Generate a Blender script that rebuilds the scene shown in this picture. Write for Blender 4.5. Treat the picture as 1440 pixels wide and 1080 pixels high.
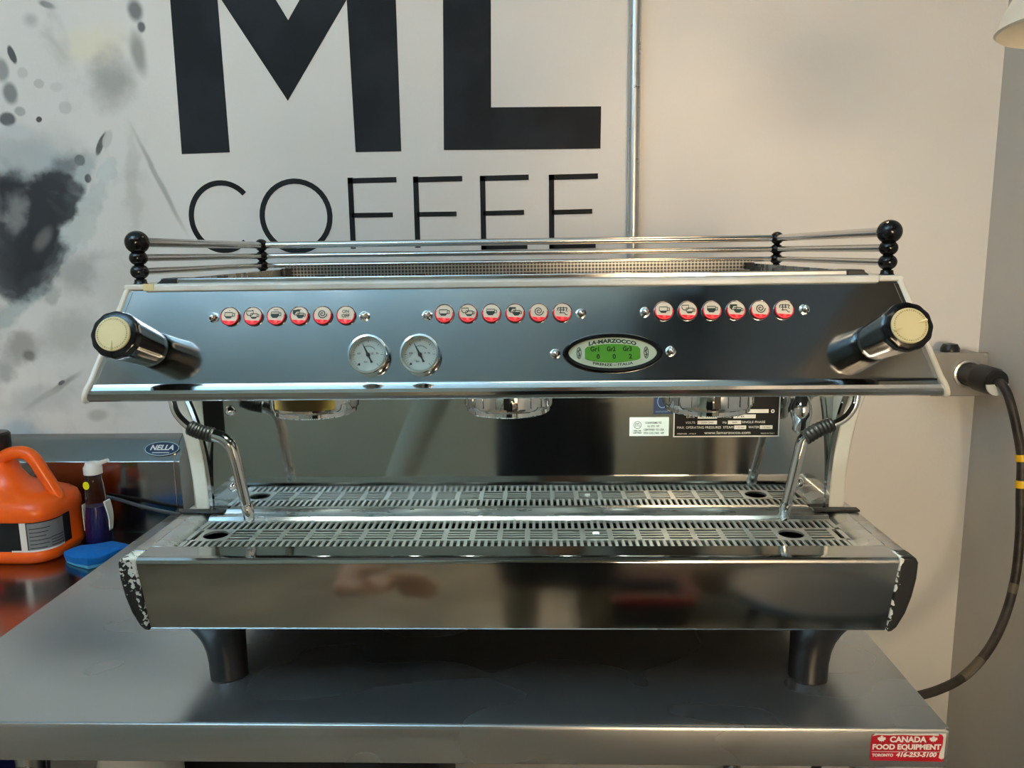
import bpy, bmesh, math, random
from mathutils import Vector, Matrix

random.seed(7)
for o in list(bpy.data.objects):
    bpy.data.objects.remove(o)
scene = bpy.context.scene
COL = scene.collection
PI = math.pi

# ------------------------------------------------------------------ camera
cam = bpy.data.cameras.new('camera')
cam.sensor_fit = 'HORIZONTAL'
cam.sensor_width = 36.0
cam.lens = 27.5
cam.clip_start = 0.02
cam_o = bpy.data.objects.new('camera', cam)
COL.objects.link(cam_o)
cam_o.matrix_world = Matrix(((0.999447, 0.008096, 0.032261, 0.0),
                             (0.030462, 0.166647, -0.985546, 0.0),
                             (-0.013355, 0.985983, 0.166308, 1.43),
                             (0, 0, 0, 1)))
scene.camera = cam_o

# ------------------------------------------------------------------ world, exposure
world = bpy.data.worlds.new('world')
scene.world = world
world.use_nodes = True
world.node_tree.nodes['Background'].inputs[0].default_value = (0.75, 0.85, 1.0, 1)
world.node_tree.nodes['Background'].inputs[1].default_value = 0.02
vs = scene.view_settings
vs.view_transform = 'Standard'
vs.look = 'None'
vs.exposure = 0.0
vs.gamma = 1.0
vs.use_curve_mapping = False

# strengths of the lamps of the room (the lamps themselves are built further down)
PANEL_COOL = 8.0     # cool linear fixture at the left
PANEL_REAR = 5.0     # warm linear fixture above the photographer
CEILING_FILL = 112.0        # added emitter on top of the cool fixture, brightens the ceiling
FILL_WINDOW = 33.0    # added warm fill window in the rear wall
BULB_WARM = 8.0      # warm bulb in the shade above the right side (W)
LED_GROUP = 1100.0      # small LEDs under the machine's canopy


# ------------------------------------------------------------------ helpers: materials
def srgb(r, g, b):
    def c(v):
        v /= 255.0
        return v / 12.92 if v < 0.04045 else ((v + 0.055) / 1.055) ** 2.4
    return (c(r), c(g), c(b), 1.0)


def mat(name, color, metallic=0.0, rough=0.5, emit=None, estr=0.0, trans=0.0, ior=1.45, coat=0.0, alpha=1.0):
    m = bpy.data.materials.new(name)
    m.use_nodes = True
    p = m.node_tree.nodes['Principled BSDF']
    if len(color) == 3:
        color = (*color, 1.0)
    p.inputs['Base Color'].default_value = color
    p.inputs['Metallic'].default_value = metallic
    p.inputs['Roughness'].default_value = rough
    p.inputs['IOR'].default_value = ior
    p.inputs['Transmission Weight'].default_value = trans
    p.inputs['Coat Weight'].default_value = coat
    p.inputs['Alpha'].default_value = alpha
    if emit:
        p.inputs['Emission Color'].default_value = (*emit[:3], 1)
        p.inputs['Emission Strength'].default_value = estr
    return m


def nd(m, kind, **kw):
    n = m.node_tree.nodes.new(kind)
    for k, v in kw.items():
        setattr(n, k, v)
    return n


def lk(m, a, b):
    m.node_tree.links.new(a, b)


def add_rough_noise(m, scale=(6, 6, 6), lo=0.1, hi=0.3, bump=0.0, bscale=None, detail=5):
    """smudges and brush marks: noise into roughness, fine relief into the normal"""
    p = m.node_tree.nodes['Principled BSDF']
    tc = nd(m, 'ShaderNodeTexCoord')
    mp = nd(m, 'ShaderNodeMapping')
    mp.inputs['Scale'].default_value = scale
    no = nd(m, 'ShaderNodeTexNoise')
    no.inputs['Scale'].default_value = 1.0
    no.inputs['Detail'].default_value = detail
    mr = nd(m, 'ShaderNodeMapRange', interpolation_type='SMOOTHSTEP')
    mr.inputs['From Min'].default_value = 0.25
    mr.inputs['From Max'].default_value = 0.75
    mr.inputs['To Min'].default_value = lo
    mr.inputs['To Max'].default_value = hi
    lk(m, tc.outputs['Object'], mp.inputs['Vector'])
    lk(m, mp.outputs['Vector'], no.inputs['Vector'])
    lk(m, no.outputs['Fac'], mr.inputs['Value'])
    lk(m, mr.outputs['Result'], p.inputs['Roughness'])
    if bump:
        mp2 = nd(m, 'ShaderNodeMapping')
        mp2.inputs['Scale'].default_value = bscale or scale
        n2 = nd(m, 'ShaderNodeTexNoise')
        n2.inputs['Scale'].default_value = 1.0
        n2.inputs['Detail'].default_value = 3
        bp = nd(m, 'ShaderNodeBump')
        bp.inputs['Strength'].default_value = bump
        bp.inputs['Distance'].default_value = 0.002
        lk(m, tc.outputs['Object'], mp2.inputs['Vector'])
        lk(m, mp2.outputs['Vector'], n2.inputs['Vector'])
        lk(m, n2.outputs['Fac'], bp.inputs['Height'])
        lk(m, bp.outputs['Normal'], p.inputs['Normal'])
    return m


def add_color_noise(m, c1, c2, scale=5.0, lo=0.4, hi=0.6, detail=6, vec=(1, 1, 1)):
    p = m.node_tree.nodes['Principled BSDF']
    tc = nd(m, 'ShaderNodeTexCoord')
    mp = nd(m, 'ShaderNodeMapping')
    mp.inputs['Scale'].default_value = vec
    no = nd(m, 'ShaderNodeTexNoise')
    no.inputs['Scale'].default_value = scale
    no.inputs['Detail'].default_value = detail
    mr = nd(m, 'ShaderNodeMapRange', interpolation_type='SMOOTHSTEP')
    mr.inputs['From Min'].default_value = lo
    mr.inputs['From Max'].default_value = hi
    mx = nd(m, 'ShaderNodeMix', data_type='RGBA')
    mx.inputs[6].default_value = c1
    mx.inputs[7].default_value = c2
    lk(m, tc.outputs['Object'], mp.inputs['Vector'])
    lk(m, mp.outputs['Vector'], no.inputs['Vector'])
    lk(m, no.outputs['Fac'], mr.inputs['Value'])
    lk(m, mr.outputs['Result'], mx.inputs[0])
    lk(m, mx.outputs[2], p.inputs['Base Color'])
    return m


MT = {}
MT['polished'] = add_rough_noise(mat('polished_steel', (0.60, 0.62, 0.63), 1, 0.1), (14, 14, 14), 0.055, 0.125)
MT['splash'] = add_rough_noise(mat('mirror_steel', (0.55, 0.56, 0.55), 1, 0.1), (7, 7, 7), 0.03, 0.09)
MT['basesteel'] = add_rough_noise(mat('satin_mirror_steel', (0.47, 0.47, 0.455), 1, 0.1), (3, 8, 30), 0.06, 0.12)
MT['brushed'] = add_rough_noise(mat('brushed_steel', (0.56, 0.56, 0.55), 1, 0.3), (3, 40, 40), 0.22, 0.38)
MT['traysteel'] = add_rough_noise(mat('tray_steel', (0.62, 0.64, 0.64), 1, 0.2), (12, 40, 40), 0.2, 0.36, 0.05, (60, 60, 60))
MT['grate'] = add_rough_noise(mat('grate_steel', (0.66, 0.68, 0.67), 1, 0.35), (20, 20, 20), 0.34, 0.46)
MT['table'] = add_rough_noise(mat('table_steel', (0.47, 0.48, 0.48), 0.9, 0.25), (4, 7, 7), 0.22, 0.31, detail=1)
add_color_noise(MT['table'], (0.43, 0.435, 0.43, 1), (0.50, 0.505, 0.50, 1), 4, 0.2, 0.8, 2, (1, 1.6, 1))
MT['apron'] = add_rough_noise(mat('table_apron_steel', (0.56, 0.56, 0.55), 1, 0.3), (3, 9, 30), 0.22, 0.34)
MT['sink'] = add_rough_noise(mat('sink_steel', (0.33, 0.33, 0.32), 1, 0.2), (6, 6, 6), 0.12, 0.24, 0.06, (5, 5, 5))
MT['chrome'] = mat('chrome', (0.78, 0.79, 0.79), 1, 0.06)
MT['rod'] = mat('rail_rod_steel', (0.62, 0.60, 0.57), 1, 0.16)
MT['galv'] = add_rough_noise(mat('galvanised_steel', (0.55, 0.56, 0.57), 1, 0.35), (30, 30, 120), 0.26, 0.42, 0.05, (60, 60, 160))
MT['boxgrey'] = mat('outlet_box_steel', (0.36, 0.35, 0.33), 0.7, 0.42)
MT['blackgloss'] = mat('glossy_black_plastic', (0.005, 0.005, 0.006), 0, 0.12)
MT['black'] = mat('black_plastic', (0.012, 0.012, 0.013), 0, 0.34)
MT['blackmatte'] = mat('matte_black', (0.01, 0.01, 0.01), 0, 0.6)
MT['rubber'] = mat('black_rubber', (0.012, 0.012, 0.012), 0, 0.45)
MT['cavity'] = mat('dark_tray_bottom', (0.06, 0.06, 0.058), 0.6, 0.5)
MT['white'] = add_color_noise(mat('white_enamel', (0.8, 0.79, 0.74), 0, 0.25), (0.80, 0.80, 0.76, 1), (0.70, 0.69, 0.62, 1), 14)
MT['cream'] = mat('cream_knob_plastic', (0.72, 0.62, 0.34), 0, 0.32)
MT['creamdark'] = mat('cream_print', (0.40, 0.34, 0.17), 0, 0.5)
MT['btnface'] = mat('button_face', (0.78, 0.72, 0.58), 0, 0.25, emit=(1.0, 0.62, 0.42), estr=0.12)
MT['btnred'] = mat('lit_red_ring', (0.55, 0.03, 0.04), 0, 0.25, emit=(1.0, 0.03, 0.05), estr=0.38)
MT['btnrim'] = mat('dark_red_rim', (0.07, 0.012, 0.014), 0, 0.15, coat=0.5)
MT['led'] = mat('red_led', (0.7, 0.03, 0.03), 0, 0.3, emit=(1.0, 0.06, 0.05), estr=1.6)
MT['icon'] = mat('icon_print', (0.02, 0.045, 0.03), 0, 0.5)
MT['ink'] = mat('black_print', (0.015, 0.018, 0.016), 0, 0.6)
MT['dial'] = mat('gauge_dial', (0.50, 0.55, 0.49), 0, 0.5)
MT['dispface'] = mat('display_plate', (0.58, 0.64, 0.47), 0, 0.4)
MT['lcd'] = mat('lcd_green', (0.05, 0.19, 0.005), 0, 0.5, emit=(0.12, 0.62, 0.004), estr=0.11)
MT['lcdtxt'] = mat('lcd_characters', (0.004, 0.03, 0.002), 0, 0.8)
MT['lamp'] = mat('group_led', (1, 1, 1), 0, 0.5, emit=(0.86, 1.0, 0.88), estr=LED_GROUP)
MT['plateblack'] = mat('rating_plate_black', (0.006, 0.006, 0.006), 0, 0.35)
MT['platesilver'] = mat('rating_plate_silver', (0.55, 0.55, 0.53), 0.7, 0.4)
MT['stickerwhite'] = mat('pale_sticker', (0.66, 0.70, 0.66), 0, 0.45)
MT['stickerblue'] = mat('blue_sticker', (0.012, 0.03, 0.075), 0, 0.35)
MT['lightblue'] = mat('sticker_light_blue', (0.16, 0.27, 0.42), 0, 0.4)
MT['yellow'] = mat('yellow_label', (0.11, 0.068, 0.006), 0, 0.4)
MT['red'] = add_color_noise(mat('red_sticker', (0.42, 0.008, 0.02), 0, 0.35), (0.45, 0.008, 0.022, 1), (0.38, 0.006, 0.016, 1), 30)
MT['paperwhite'] = mat('sticker_white', (0.72, 0.68, 0.64), 0, 0.55)
MT['paper'] = mat('torn_paper', (0.60, 0.56, 0.51), 0, 0.8)
MT['blackpaint'] = add_color_noise(mat('black_wall_paint', (0.010, 0.011, 0.013), 0, 0.6), (0.009, 0.010, 0.012, 1), (0.015, 0.017, 0.021, 1), 7)
MT['orange'] = mat('orange_plastic', (0.80, 0.10, 0.003), 0, 0.3)
MT['jugblack'] = mat('jug_label_black', (0.008, 0.008, 0.009), 0, 0.3)
MT['jugred'] = mat('jug_label_red', (0.42, 0.012, 0.02), 0, 0.35)
MT['jugwhite'] = mat('jug_label_white', (0.72, 0.68, 0.66), 0, 0.4)
MT['juggrey'] = mat('jug_label_grey', (0.16, 0.17, 0.18), 0, 0.4)
MT['clear'] = mat('clear_plastic', (0.9, 0.92, 0.92), 0, 0.06, trans=1.0, ior=1.3)
MT['indigo'] = mat('indigo_liquid', (0.02, 0.016, 0.10), 0, 0.1)
MT['capwhite'] = mat('white_plastic', (0.74, 0.75, 0.73), 0, 0.35)
MT['spongeblue'] = add_rough_noise(mat('blue_sponge', (0.0, 0.13, 0.42), 0, 0.85), (90, 90, 90), 0.8, 0.95, 0.6, (220, 220, 220))
MT['spongepale'] = add_rough_noise(mat('pale_blue_sponge', (0.09, 0.36, 0.55), 0, 0.9), (90, 90, 90), 0.8, 0.95, 0.8, (260, 260, 260))
MT['cable'] = add_color_noise(mat('cable_jacket', (0.016, 0.014, 0.012), 0, 0.5), (0.013, 0.011, 0.01, 1), (0.035, 0.03, 0.025, 1), 30)
MT['tape'] = mat('yellow_tape', (0.85, 0.50, 0.01), 0, 0.4)
MT['graypaint'] = mat('grey_grime', (0.11, 0.095, 0.072), 0, 0.7)
MT['lampshade'] = mat('cream_lamp_enamel', (0.74, 0.68, 0.56), 0, 0.35)
MT['blueplastic'] = mat('blue_bin_plastic', (0.004, 0.008, 0.16), 0, 0.35)
MT['wood'] = add_color_noise(mat('wood_top', (0.3, 0.16, 0.06), 0, 0.4), (0.40, 0.22, 0.08, 1), (0.28, 0.14, 0.045, 1), 4, vec=(1, 12, 1))
MT['darkcloth'] = mat('dark_cloth', (0.012, 0.014, 0.018), 0, 0.9)
MT['trousers'] = mat('dark_denim', (0.012, 0.016, 0.024), 0, 0.9)
MT['skin'] = mat('skin', (0.50, 0.27, 0.16), 0, 0.5)
MT['hair'] = mat('dark_hair', (0.012, 0.009, 0.007), 0, 0.6)
MT['panelcool'] = mat('ceiling_panel_cool', (1, 1, 1), 0, 0.5, emit=(0.88, 0.95, 1.0), estr=PANEL_COOL)
MT['panelrear'] = mat('ceiling_panel_warm', (1, 1, 1), 0, 0.5, emit=(1.0, 0.83, 0.62), estr=PANEL_REAR)
MT['uplight'] = mat('fixture_uplight', (1, 1, 1), 0, 0.5, emit=(0.72, 0.91, 1.0), estr=CEILING_FILL)
MT['litglass'] = mat('warm_lit_glass', (0.8, 0.8, 0.8), 0, 0.3, emit=(1.0, 0.75, 0.47), estr=FILL_WINDOW)
MT['duct'] = mat('dark_duct_metal', (0.045, 0.048, 0.05), 0.0, 0.6)
MT['redplastic'] = mat('red_plastic', (0.35, 0.01, 0.02), 0, 0.4)
MT['lidgrey'] = mat('slate_grey_plastic', (0.04, 0.05, 0.054), 0, 0.5)

for k_ in ('blackpaint', 'plateblack'):
    MT[k_].node_tree.nodes['Principled BSDF'].inputs['Specular IOR Level'].default_value = 0.18
MT['blackgloss'].node_tree.nodes['Principled BSDF'].inputs['Specular IOR Level'].default_value = 0.38


def perforated():
    m = mat('perforated_steel', (0.5, 0.5, 0.5), 1, 0.3)
    p = m.node_tree.nodes['Principled BSDF']
    tc = nd(m, 'ShaderNodeTexCoord')
    sc = nd(m, 'ShaderNodeVectorMath', operation='SCALE')
    sc.inputs['Scale'].default_value = 190.0
    fr = nd(m, 'ShaderNodeVectorMath', operation='FRACTION')
    sb = nd(m, 'ShaderNodeVectorMath', operation='SUBTRACT')
    sb.inputs[1].default_value = (0.5, 0.5, 0.5)
    ab = nd(m, 'ShaderNodeVectorMath', operation='MULTIPLY')
    ab.inputs[1].default_value = (1, 1, 1)
    ln = nd(m, 'ShaderNodeVectorMath', operation='LENGTH')
    mr = nd(m, 'ShaderNodeMapRange')
    mr.inputs['From Min'].default_value = 0.38
    mr.inputs['From Max'].default_value = 0.44
    mx = nd(m, 'ShaderNodeMix', data_type='RGBA')
    mx.inputs[6].default_value = (0.05, 0.05, 0.05, 1)
    mx.inputs[7].default_value = (0.24, 0.25, 0.25, 1)
    lk(m, tc.outputs['Object'], sc.inputs[0])
    lk(m, sc.outputs[0], fr.inputs[0])
    lk(m, fr.outputs[0], sb.inputs[0])
    lk(m, sb.outputs[0], ab.inputs[0])
    lk(m, ab.outputs[0], ln.inputs[0])
    lk(m, ln.outputs['Value'], mr.inputs['Value'])
    lk(m, mr.outputs[0], mx.inputs[0])
    lk(m, mx.outputs[2], p.inputs['Base Color'])
    return m


MT['perf'] = perforated()


def chipped(side):
    """black paint chipped to the white undercoat along the inner edge and the top; side = -1 left, 1 right"""
    m = mat('chipped_black_paint', (0.01, 0.01, 0.01), 0, 0.4)
    p = m.node_tree.nodes['Principled BSDF']
    tc = nd(m, 'ShaderNodeTexCoord')
    sep = nd(m, 'ShaderNodeSeparateXYZ')
    lk(m, tc.outputs['Object'], sep.inputs[0])
    n1 = nd(m, 'ShaderNodeTexNoise')
    n1.inputs['Scale'].default_value = 190.0 if side < 0 else 150.0
    n1.inputs['Detail'].default_value = 4
    lk(m, tc.outputs['Object'], n1.inputs['Vector'])
    # chips gather along the edge towards the front panel (it slopes) and at the top
    sl_ = nd(m, 'ShaderNodeMath', operation='MULTIPLY_ADD')
    sl_.inputs[1].default_value = -0.11
    sl_.inputs[2].default_value = -0.0023
    lk(m, sep.outputs['Z'], sl_.inputs[0])
    ax = nd(m, 'ShaderNodeMath', operation='MULTIPLY_ADD')
    ax.inputs[1].default_value = side
    lk(m, sep.outputs['X'], ax.inputs[0])
    lk(m, sl_.outputs[0], ax.inputs[2])
    ex = nd(m, 'ShaderNodeMapRange')
    ex.inputs['From Min'].default_value = 0.0
    ex.inputs['From Max'].default_value = 0.016 if side < 0 else 0.006
    ex.inputs['To Min'].default_value = 0.14 if side < 0 else 0.2
    ex.inputs['To Max'].default_value = 0.0 if side < 0 else -0.12
    lk(m, ax.outputs[0], ex.inputs['Value'])
    ez = nd(m, 'ShaderNodeMapRange')
    ez.inputs['From Min'].default_value = -0.05
    ez.inputs['From Max'].default_value = 0.0
    ez.inputs['To Min'].default_value = 0.0
    ez.inputs['To Max'].default_value = 0.16 if side < 0 else 0.12
    lk(m, sep.outputs['Z'], ez.inputs['Value'])
    a1 = nd(m, 'ShaderNodeMath', operation='ADD')
    lk(m, n1.outputs['Fac'], a1.inputs[0])
    lk(m, ex.outputs[0], a1.inputs[1])
    a2 = nd(m, 'ShaderNodeMath', operation='ADD')
    lk(m, a1.outputs[0], a2.inputs[0])
    lk(m, ez.outputs[0], a2.inputs[1])
    th = nd(m, 'ShaderNodeMapRange')
    th.inputs['From Min'].default_value = 0.655
    th.inputs['From Max'].default_value = 0.67
    lk(m, a2.outputs[0], th.inputs['Value'])
    mx = nd(m, 'ShaderNodeMix', data_type='RGBA')
    mx.inputs[6].default_value = (0.011, 0.011, 0.011, 1)
    mx.inputs[7].default_value = (0.66, 0.66, 0.60, 1)
    lk(m, th.outputs[0], mx.inputs[0])
    lk(m, mx.outputs[2], p.inputs['Base Color'])
    return m


MT['chipleft'] = chipped(-1)
MT['chipright'] = chipped(1)

# soft brush marks of the wall painting: x, z, half width, half height, angle, colour, opacity, softness
MURAL = [
(-0.931, 1.52, 0.2208, 0.4665, 0, (0.543, 0.557, 0.557), 0.55, 0.5),
(-0.867, 1.846, 0.0709, 0.0369, 0, (0.69, 0.644, 0.47), 0.6, 0.8),
(-1.022, 1.626, 0.114, 0.0665, 0, (0.318, 0.359, 0.37), 0.8, 0.7),
(-1.053, 1.486, 0.092, 0.1213, 0, (0.01, 0.012, 0.016), 0.97, 0.35),
(-0.999, 1.542, 0.0766, 0.0592, 20, (0.015, 0.016, 0.021), 0.92, 0.4),
(-1.041, 1.399, 0.0389, 0.0552, 0, (0.053, 0.049, 0.045), 0.7, 0.7),
(-1.061, 1.521, 0.0237, 0.0397, -15, (0.235, 0.235, 0.226), 0.55, 0.8),
(-1.029, 1.563, 0.0206, 0.0098, -20, (0.644, 0.644, 0.629), 0.7, 0.6),
(-0.943, 1.615, 0.0408, 0.0277, 20, (0.111, 0.128, 0.14), 0.85, 0.6),
(-1.013, 1.449, 0.0357, 0.0172, 50, (0.177, 0.159, 0.146), 0.6, 0.7),
(-0.967, 1.456, 0.0193, 0.1506, -36, (0.452, 0.502, 0.502), 0.95, 0.3),
(-0.992, 1.478, 0.0104, 0.0857, -36, (0.143, 0.149, 0.153), 0.6, 0.6),
(-0.922, 1.573, 0.0176, 0.0699, -28, (0.37, 0.427, 0.439), 0.9, 0.3),
(-0.901, 1.519, 0.0176, 0.0777, -28, (0.477, 0.529, 0.529), 0.85, 0.25),
(-1.079, 1.334, 0.0257, 0.1032, -50, (0.381, 0.439, 0.439), 0.9, 0.4),
(-0.839, 1.777, 0.0485, 0.0561, 0, (0.243, 0.243, 0.218), 0.75, 0.75),
(-0.777, 1.825, 0.0156, 0.0422, 8, (0.187, 0.187, 0.166), 0.75, 0.6),
(-0.777, 1.905, 0.0154, 0.022, 0, (0.068, 0.068, 0.068), 0.85, 0.5),
(-0.768, 1.874, 0.0085, 0.0117, 0, (0.053, 0.053, 0.053), 0.9, 0.4),
(-0.952, 1.919, 0.0169, 0.0065, -20, (0.016, 0.016, 0.016), 0.7, 0.5),
(-1.031, 1.826, 0.0072, 0.0186, 12, (0.037, 0.037, 0.037), 0.95, 0.25),
(-1.043, 1.754, 0.0159, 0.0216, 0, (0.153, 0.159, 0.159), 0.9, 0.4),
(-1.056, 1.705, 0.0174, 0.015, 0, (0.068, 0.072, 0.077), 0.95, 0.3),
(-0.991, 1.705, 0.0065, 0.0061, 0, (0.027, 0.027, 0.027), 0.95, 0.25),
(-1.028, 1.72, 0.0116, 0.0095, 0, (0.318, 0.338, 0.338), 0.9, 0.3),
(-0.983, 1.771, 0.0115, 0.0094, 0, (0.439, 0.452, 0.452), 0.9, 0.2),
(-0.948, 1.764, 0.0129, 0.0094, 0, (0.529, 0.543, 0.543), 0.9, 0.2),
(-0.935, 1.725, 0.0144, 0.0122, 0, (0.477, 0.489, 0.489), 0.9, 0.2),
(-1.014, 1.792, 0.0115, 0.0107, 0, (0.489, 0.502, 0.502), 0.9, 0.3),
(-1.055, 1.797, 0.0144, 0.0227, 0, (0.226, 0.235, 0.235), 0.9, 0.4),
(-0.987, 1.891, 0.0142, 0.0131, 0, (0.37, 0.381, 0.381), 0.8, 0.8),
(-0.922, 1.845, 0.0114, 0.0119, 0, (0.543, 0.557, 0.557), 0.7, 0.8),
(-1.037, 1.681, 0.032, 0.0151, 0, (0.477, 0.516, 0.529), 0.8, 0.4),
(-0.869, 1.654, 0.0065, 0.0261, -28, (0.029, 0.029, 0.029), 0.95, 0.3),
(-0.855, 1.663, 0.0087, 0.0192, -24, (0.47, 0.489, 0.477), 0.9, 0.25),
(-0.918, 1.624, 0.0109, 0.0111, 0, (0.072, 0.086, 0.09), 0.95, 0.2),
(-0.903, 1.589, 0.0073, 0.009, 0, (0.022, 0.024, 0.027), 0.95, 0.25),
(-0.864, 1.6, 0.0175, 0.025, -20, (0.516, 0.571, 0.571), 0.95, 0.15),
(-0.757, 1.58, 0.0058, 0.1043, 24, (0.27, 0.27, 0.261), 0.75, 0.6),
(-0.815, 1.567, 0.0175, 0.1117, -4, (0.416, 0.416, 0.392), 0.55, 0.7),
(-1.004, 1.399, 0.0224, 0.0174, 0, (0.37, 0.427, 0.427), 0.9, 0.3),
(-0.988, 1.409, 0.0052, 0.0348, -32, (0.173, 0.18, 0.18), 0.9, 0.3),
(-0.941, 1.398, 0.0537, 0.0435, 20, (0.288, 0.288, 0.27), 0.75, 0.7),
(-1.001, 1.347, 0.018, 0.0235, -20, (0.37, 0.381, 0.37), 0.8, 0.4),
(-0.973, 1.273, 0.0726, 0.0387, 15, (0.381, 0.381, 0.359), 0.7, 0.7),
(-0.857, 1.375, 0.0417, 0.0728, 0, (0.502, 0.502, 0.477), 0.6, 0.8),
(-1.082, 1.247, 0.0457, 0.033, 20, (0.252, 0.243, 0.226), 0.8, 0.6),
(-1.066, 1.229, 0.0152, 0.012, 0, (0.116, 0.111, 0.1), 0.8, 0.5),
(-1.024, 1.153, 0.0706, 0.0076, 32, (0.235, 0.226, 0.21), 0.85, 0.5),
(-1.004, 1.171, 0.0092, 0.0046, 30, (0.027, 0.027, 0.027), 0.9, 0.3),
(-1.05, 1.13, 0.0923, 0.0338, 10, (0.464, 0.477, 0.477), 0.7, 0.6),
(-0.934, 1.1, 0.0231, 0.0139, 5, (0.392, 0.392, 0.37), 0.8, 0.5),
(-1.126, 1.199, 0.0245, 0.0273, 0, (0.195, 0.203, 0.203), 0.6, 0.7),
(-1.070, 1.470, 0.105, 0.130, 0, (0.012, 0.014, 0.018), 0.95, 0.16),
(-0.985, 1.548, 0.075, 0.050, 20, (0.016, 0.018, 0.022), 0.93, 0.18),
(-1.062, 1.520, 0.020, 0.045, -12, (0.22, 0.22, 0.21), 0.7, 0.7),
(-1.010, 1.470, 0.030, 0.014, 50, (0.16, 0.15, 0.14), 0.7, 0.6),
(-1.20, 1.55, 0.10, 0.20, 20, (0.06, 0.062, 0.07), 0.8, 0.6),
(-1.25, 1.25, 0.12, 0.12, -20, (0.3, 0.31, 0.31), 0.8, 0.7),
]


def mural_wall():
    m = mat('painted_wall', (0.72, 0.72, 0.70), 0, 0.55)
    p = m.node_tree.nodes['Principled BSDF']
    geo = nd(m, 'ShaderNodeNewGeometry')
    sep = nd(m, 'ShaderNodeSeparateXYZ')
    lk(m, geo.outputs['Position'], sep.inputs[0])
    cmb = nd(m, 'ShaderNodeCombineXYZ')
    lk(m, sep.outputs['X'], cmb.inputs['X'])
    lk(m, sep.outputs['Z'], cmb.inputs['Y'])
    # hand-painted edges: wobble the coordinates
    nz = nd(m, 'ShaderNodeTexNoise')
    nz.inputs['Scale'].default_value = 14
    nz.inputs['Detail'].default_value = 7
    lk(m, cmb.outputs[0], nz.inputs['Vector'])
    su = nd(m, 'ShaderNodeVectorMath', operation='SUBTRACT')
    su.inputs[1].default_value = (0.5, 0.5, 0.5)
    lk(m, nz.outputs['Color'], su.inputs[0])
    ml = nd(m, 'ShaderNodeVectorMath', operation='MULTIPLY')
    ml.inputs[1].default_value = (0.055, 0.055, 0)
    lk(m, su.outputs[0], ml.inputs[0])
    ad = nd(m, 'ShaderNodeVectorMath', operation='ADD')
    lk(m, cmb.outputs[0], ad.inputs[0])
    lk(m, ml.outputs[0], ad.inputs[1])
    nf = nd(m, 'ShaderNodeTexNoise')
    nf.inputs['Scale'].default_value = 42
    nf.inputs['Detail'].default_value = 6
    lk(m, cmb.outputs[0], nf.inputs['Vector'])
    sf_ = nd(m, 'ShaderNodeVectorMath', operation='SUBTRACT')
    sf_.inputs[1].default_value = (0.5, 0.5, 0.5)
    lk(m, nf.outputs['Color'], sf_.inputs[0])
    mf = nd(m, 'ShaderNodeVectorMath', operation='MULTIPLY_ADD')
    mf.inputs[1].default_value = (0.030, 0.030, 0)
    lk(m, sf_.outputs[0], mf.inputs[0])
    lk(m, ad.outputs[0], mf.inputs[2])
    ad = mf
    small = nd(m, 'ShaderNodeVectorMath', operation='MULTIPLY')
    small.inputs[1].default_value = (0.012, 0.012, 0)
    lk(m, su.outputs[0], small.inputs[0])
    ad2 = nd(m, 'ShaderNodeVectorMath', operation='ADD')
    lk(m, cmb.outputs[0], ad2.inputs[0])
    lk(m, small.outputs[0], ad2.inputs[1])
    # base coat with faint roller marks
    nb = nd(m, 'ShaderNodeTexNoise')
    nb.inputs['Scale'].default_value = 5
    lk(m, cmb.outputs[0], nb.inputs['Vector'])
    base = nd(m, 'ShaderNodeMix', data_type='RGBA')
    base.inputs[6].default_value = (0.66, 0.655, 0.64, 1)
    base.inputs[7].default_value = (0.72, 0.715, 0.70, 1)
    lk(m, nb.outputs['Fac'], base.inputs[0])
    cur = base.outputs[2]
    for (x, z, rx, rz, a, c, op, sf) in MURAL:
        mp = nd(m, 'ShaderNodeMapping', vector_type='TEXTURE')
        mp.inputs['Location'].default_value = (x, z, 0)
        mp.inputs['Rotation'].default_value = (0, 0, math.radians(a))
        mp.inputs['Scale'].default_value = (rx, rz, 1)
        src = ad if min(rx, rz) > 0.016 else ad2
        lk(m, src.outputs[0], mp.inputs['Vector'])
        ln = nd(m, 'ShaderNodeVectorMath', operation='LENGTH')
        lk(m, mp.outputs[0], ln.inputs[0])
        mr = nd(m, 'ShaderNodeMapRange', interpolation_type='SMOOTHSTEP')
        mr.inputs['From Min'].default_value = 1.0 + sf * 0.6
        mr.inputs['From Max'].default_value = 1.0 - sf
        mr.inputs['To Min'].default_value = 0
        mr.inputs['To Max'].default_value = op
        lk(m, ln.outputs['Value'], mr.inputs['Value'])
        mx = nd(m, 'ShaderNodeMix', data_type='RGBA')
        mx.inputs[7].default_value = (*c, 1)
        lk(m, mr.outputs[0], mx.inputs[0])
        lk(m, cur, mx.inputs[6])
        cur = mx.outputs[2]
    # watery mottling of the painted part only
    nm = nd(m, 'ShaderNodeTexNoise')
    nm.inputs['Scale'].default_value = 11
    nm.inputs['Detail'].default_value = 9
    nm.inputs['Distortion'].default_value = 0.6
    lk(m, cmb.outputs[0], nm.inputs['Vector'])
    mm = nd(m, 'ShaderNodeMapRange', interpolation_type='SMOOTHSTEP')
    mm.inputs['From Min'].default_value = 0.50
    mm.inputs['From Max'].default_value = 0.78
    mm.inputs['To Max'].default_value = 0.55
    lk(m, nm.outputs['Fac'], mm.inputs['Value'])
    mk = nd(m, 'ShaderNodeMapRange', interpolation_type='SMOOTHSTEP')
    mk.inputs['From Min'].default_value = -0.74
    mk.inputs['From Max'].default_value = -0.86
    lk(m, sep.outputs['X'], mk.inputs['Value'])
    mu = nd(m, 'ShaderNodeMath', operation='MULTIPLY')
    lk(m, mm.outputs[0], mu.inputs[0])
    lk(m, mk.outputs[0], mu.inputs[1])
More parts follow.
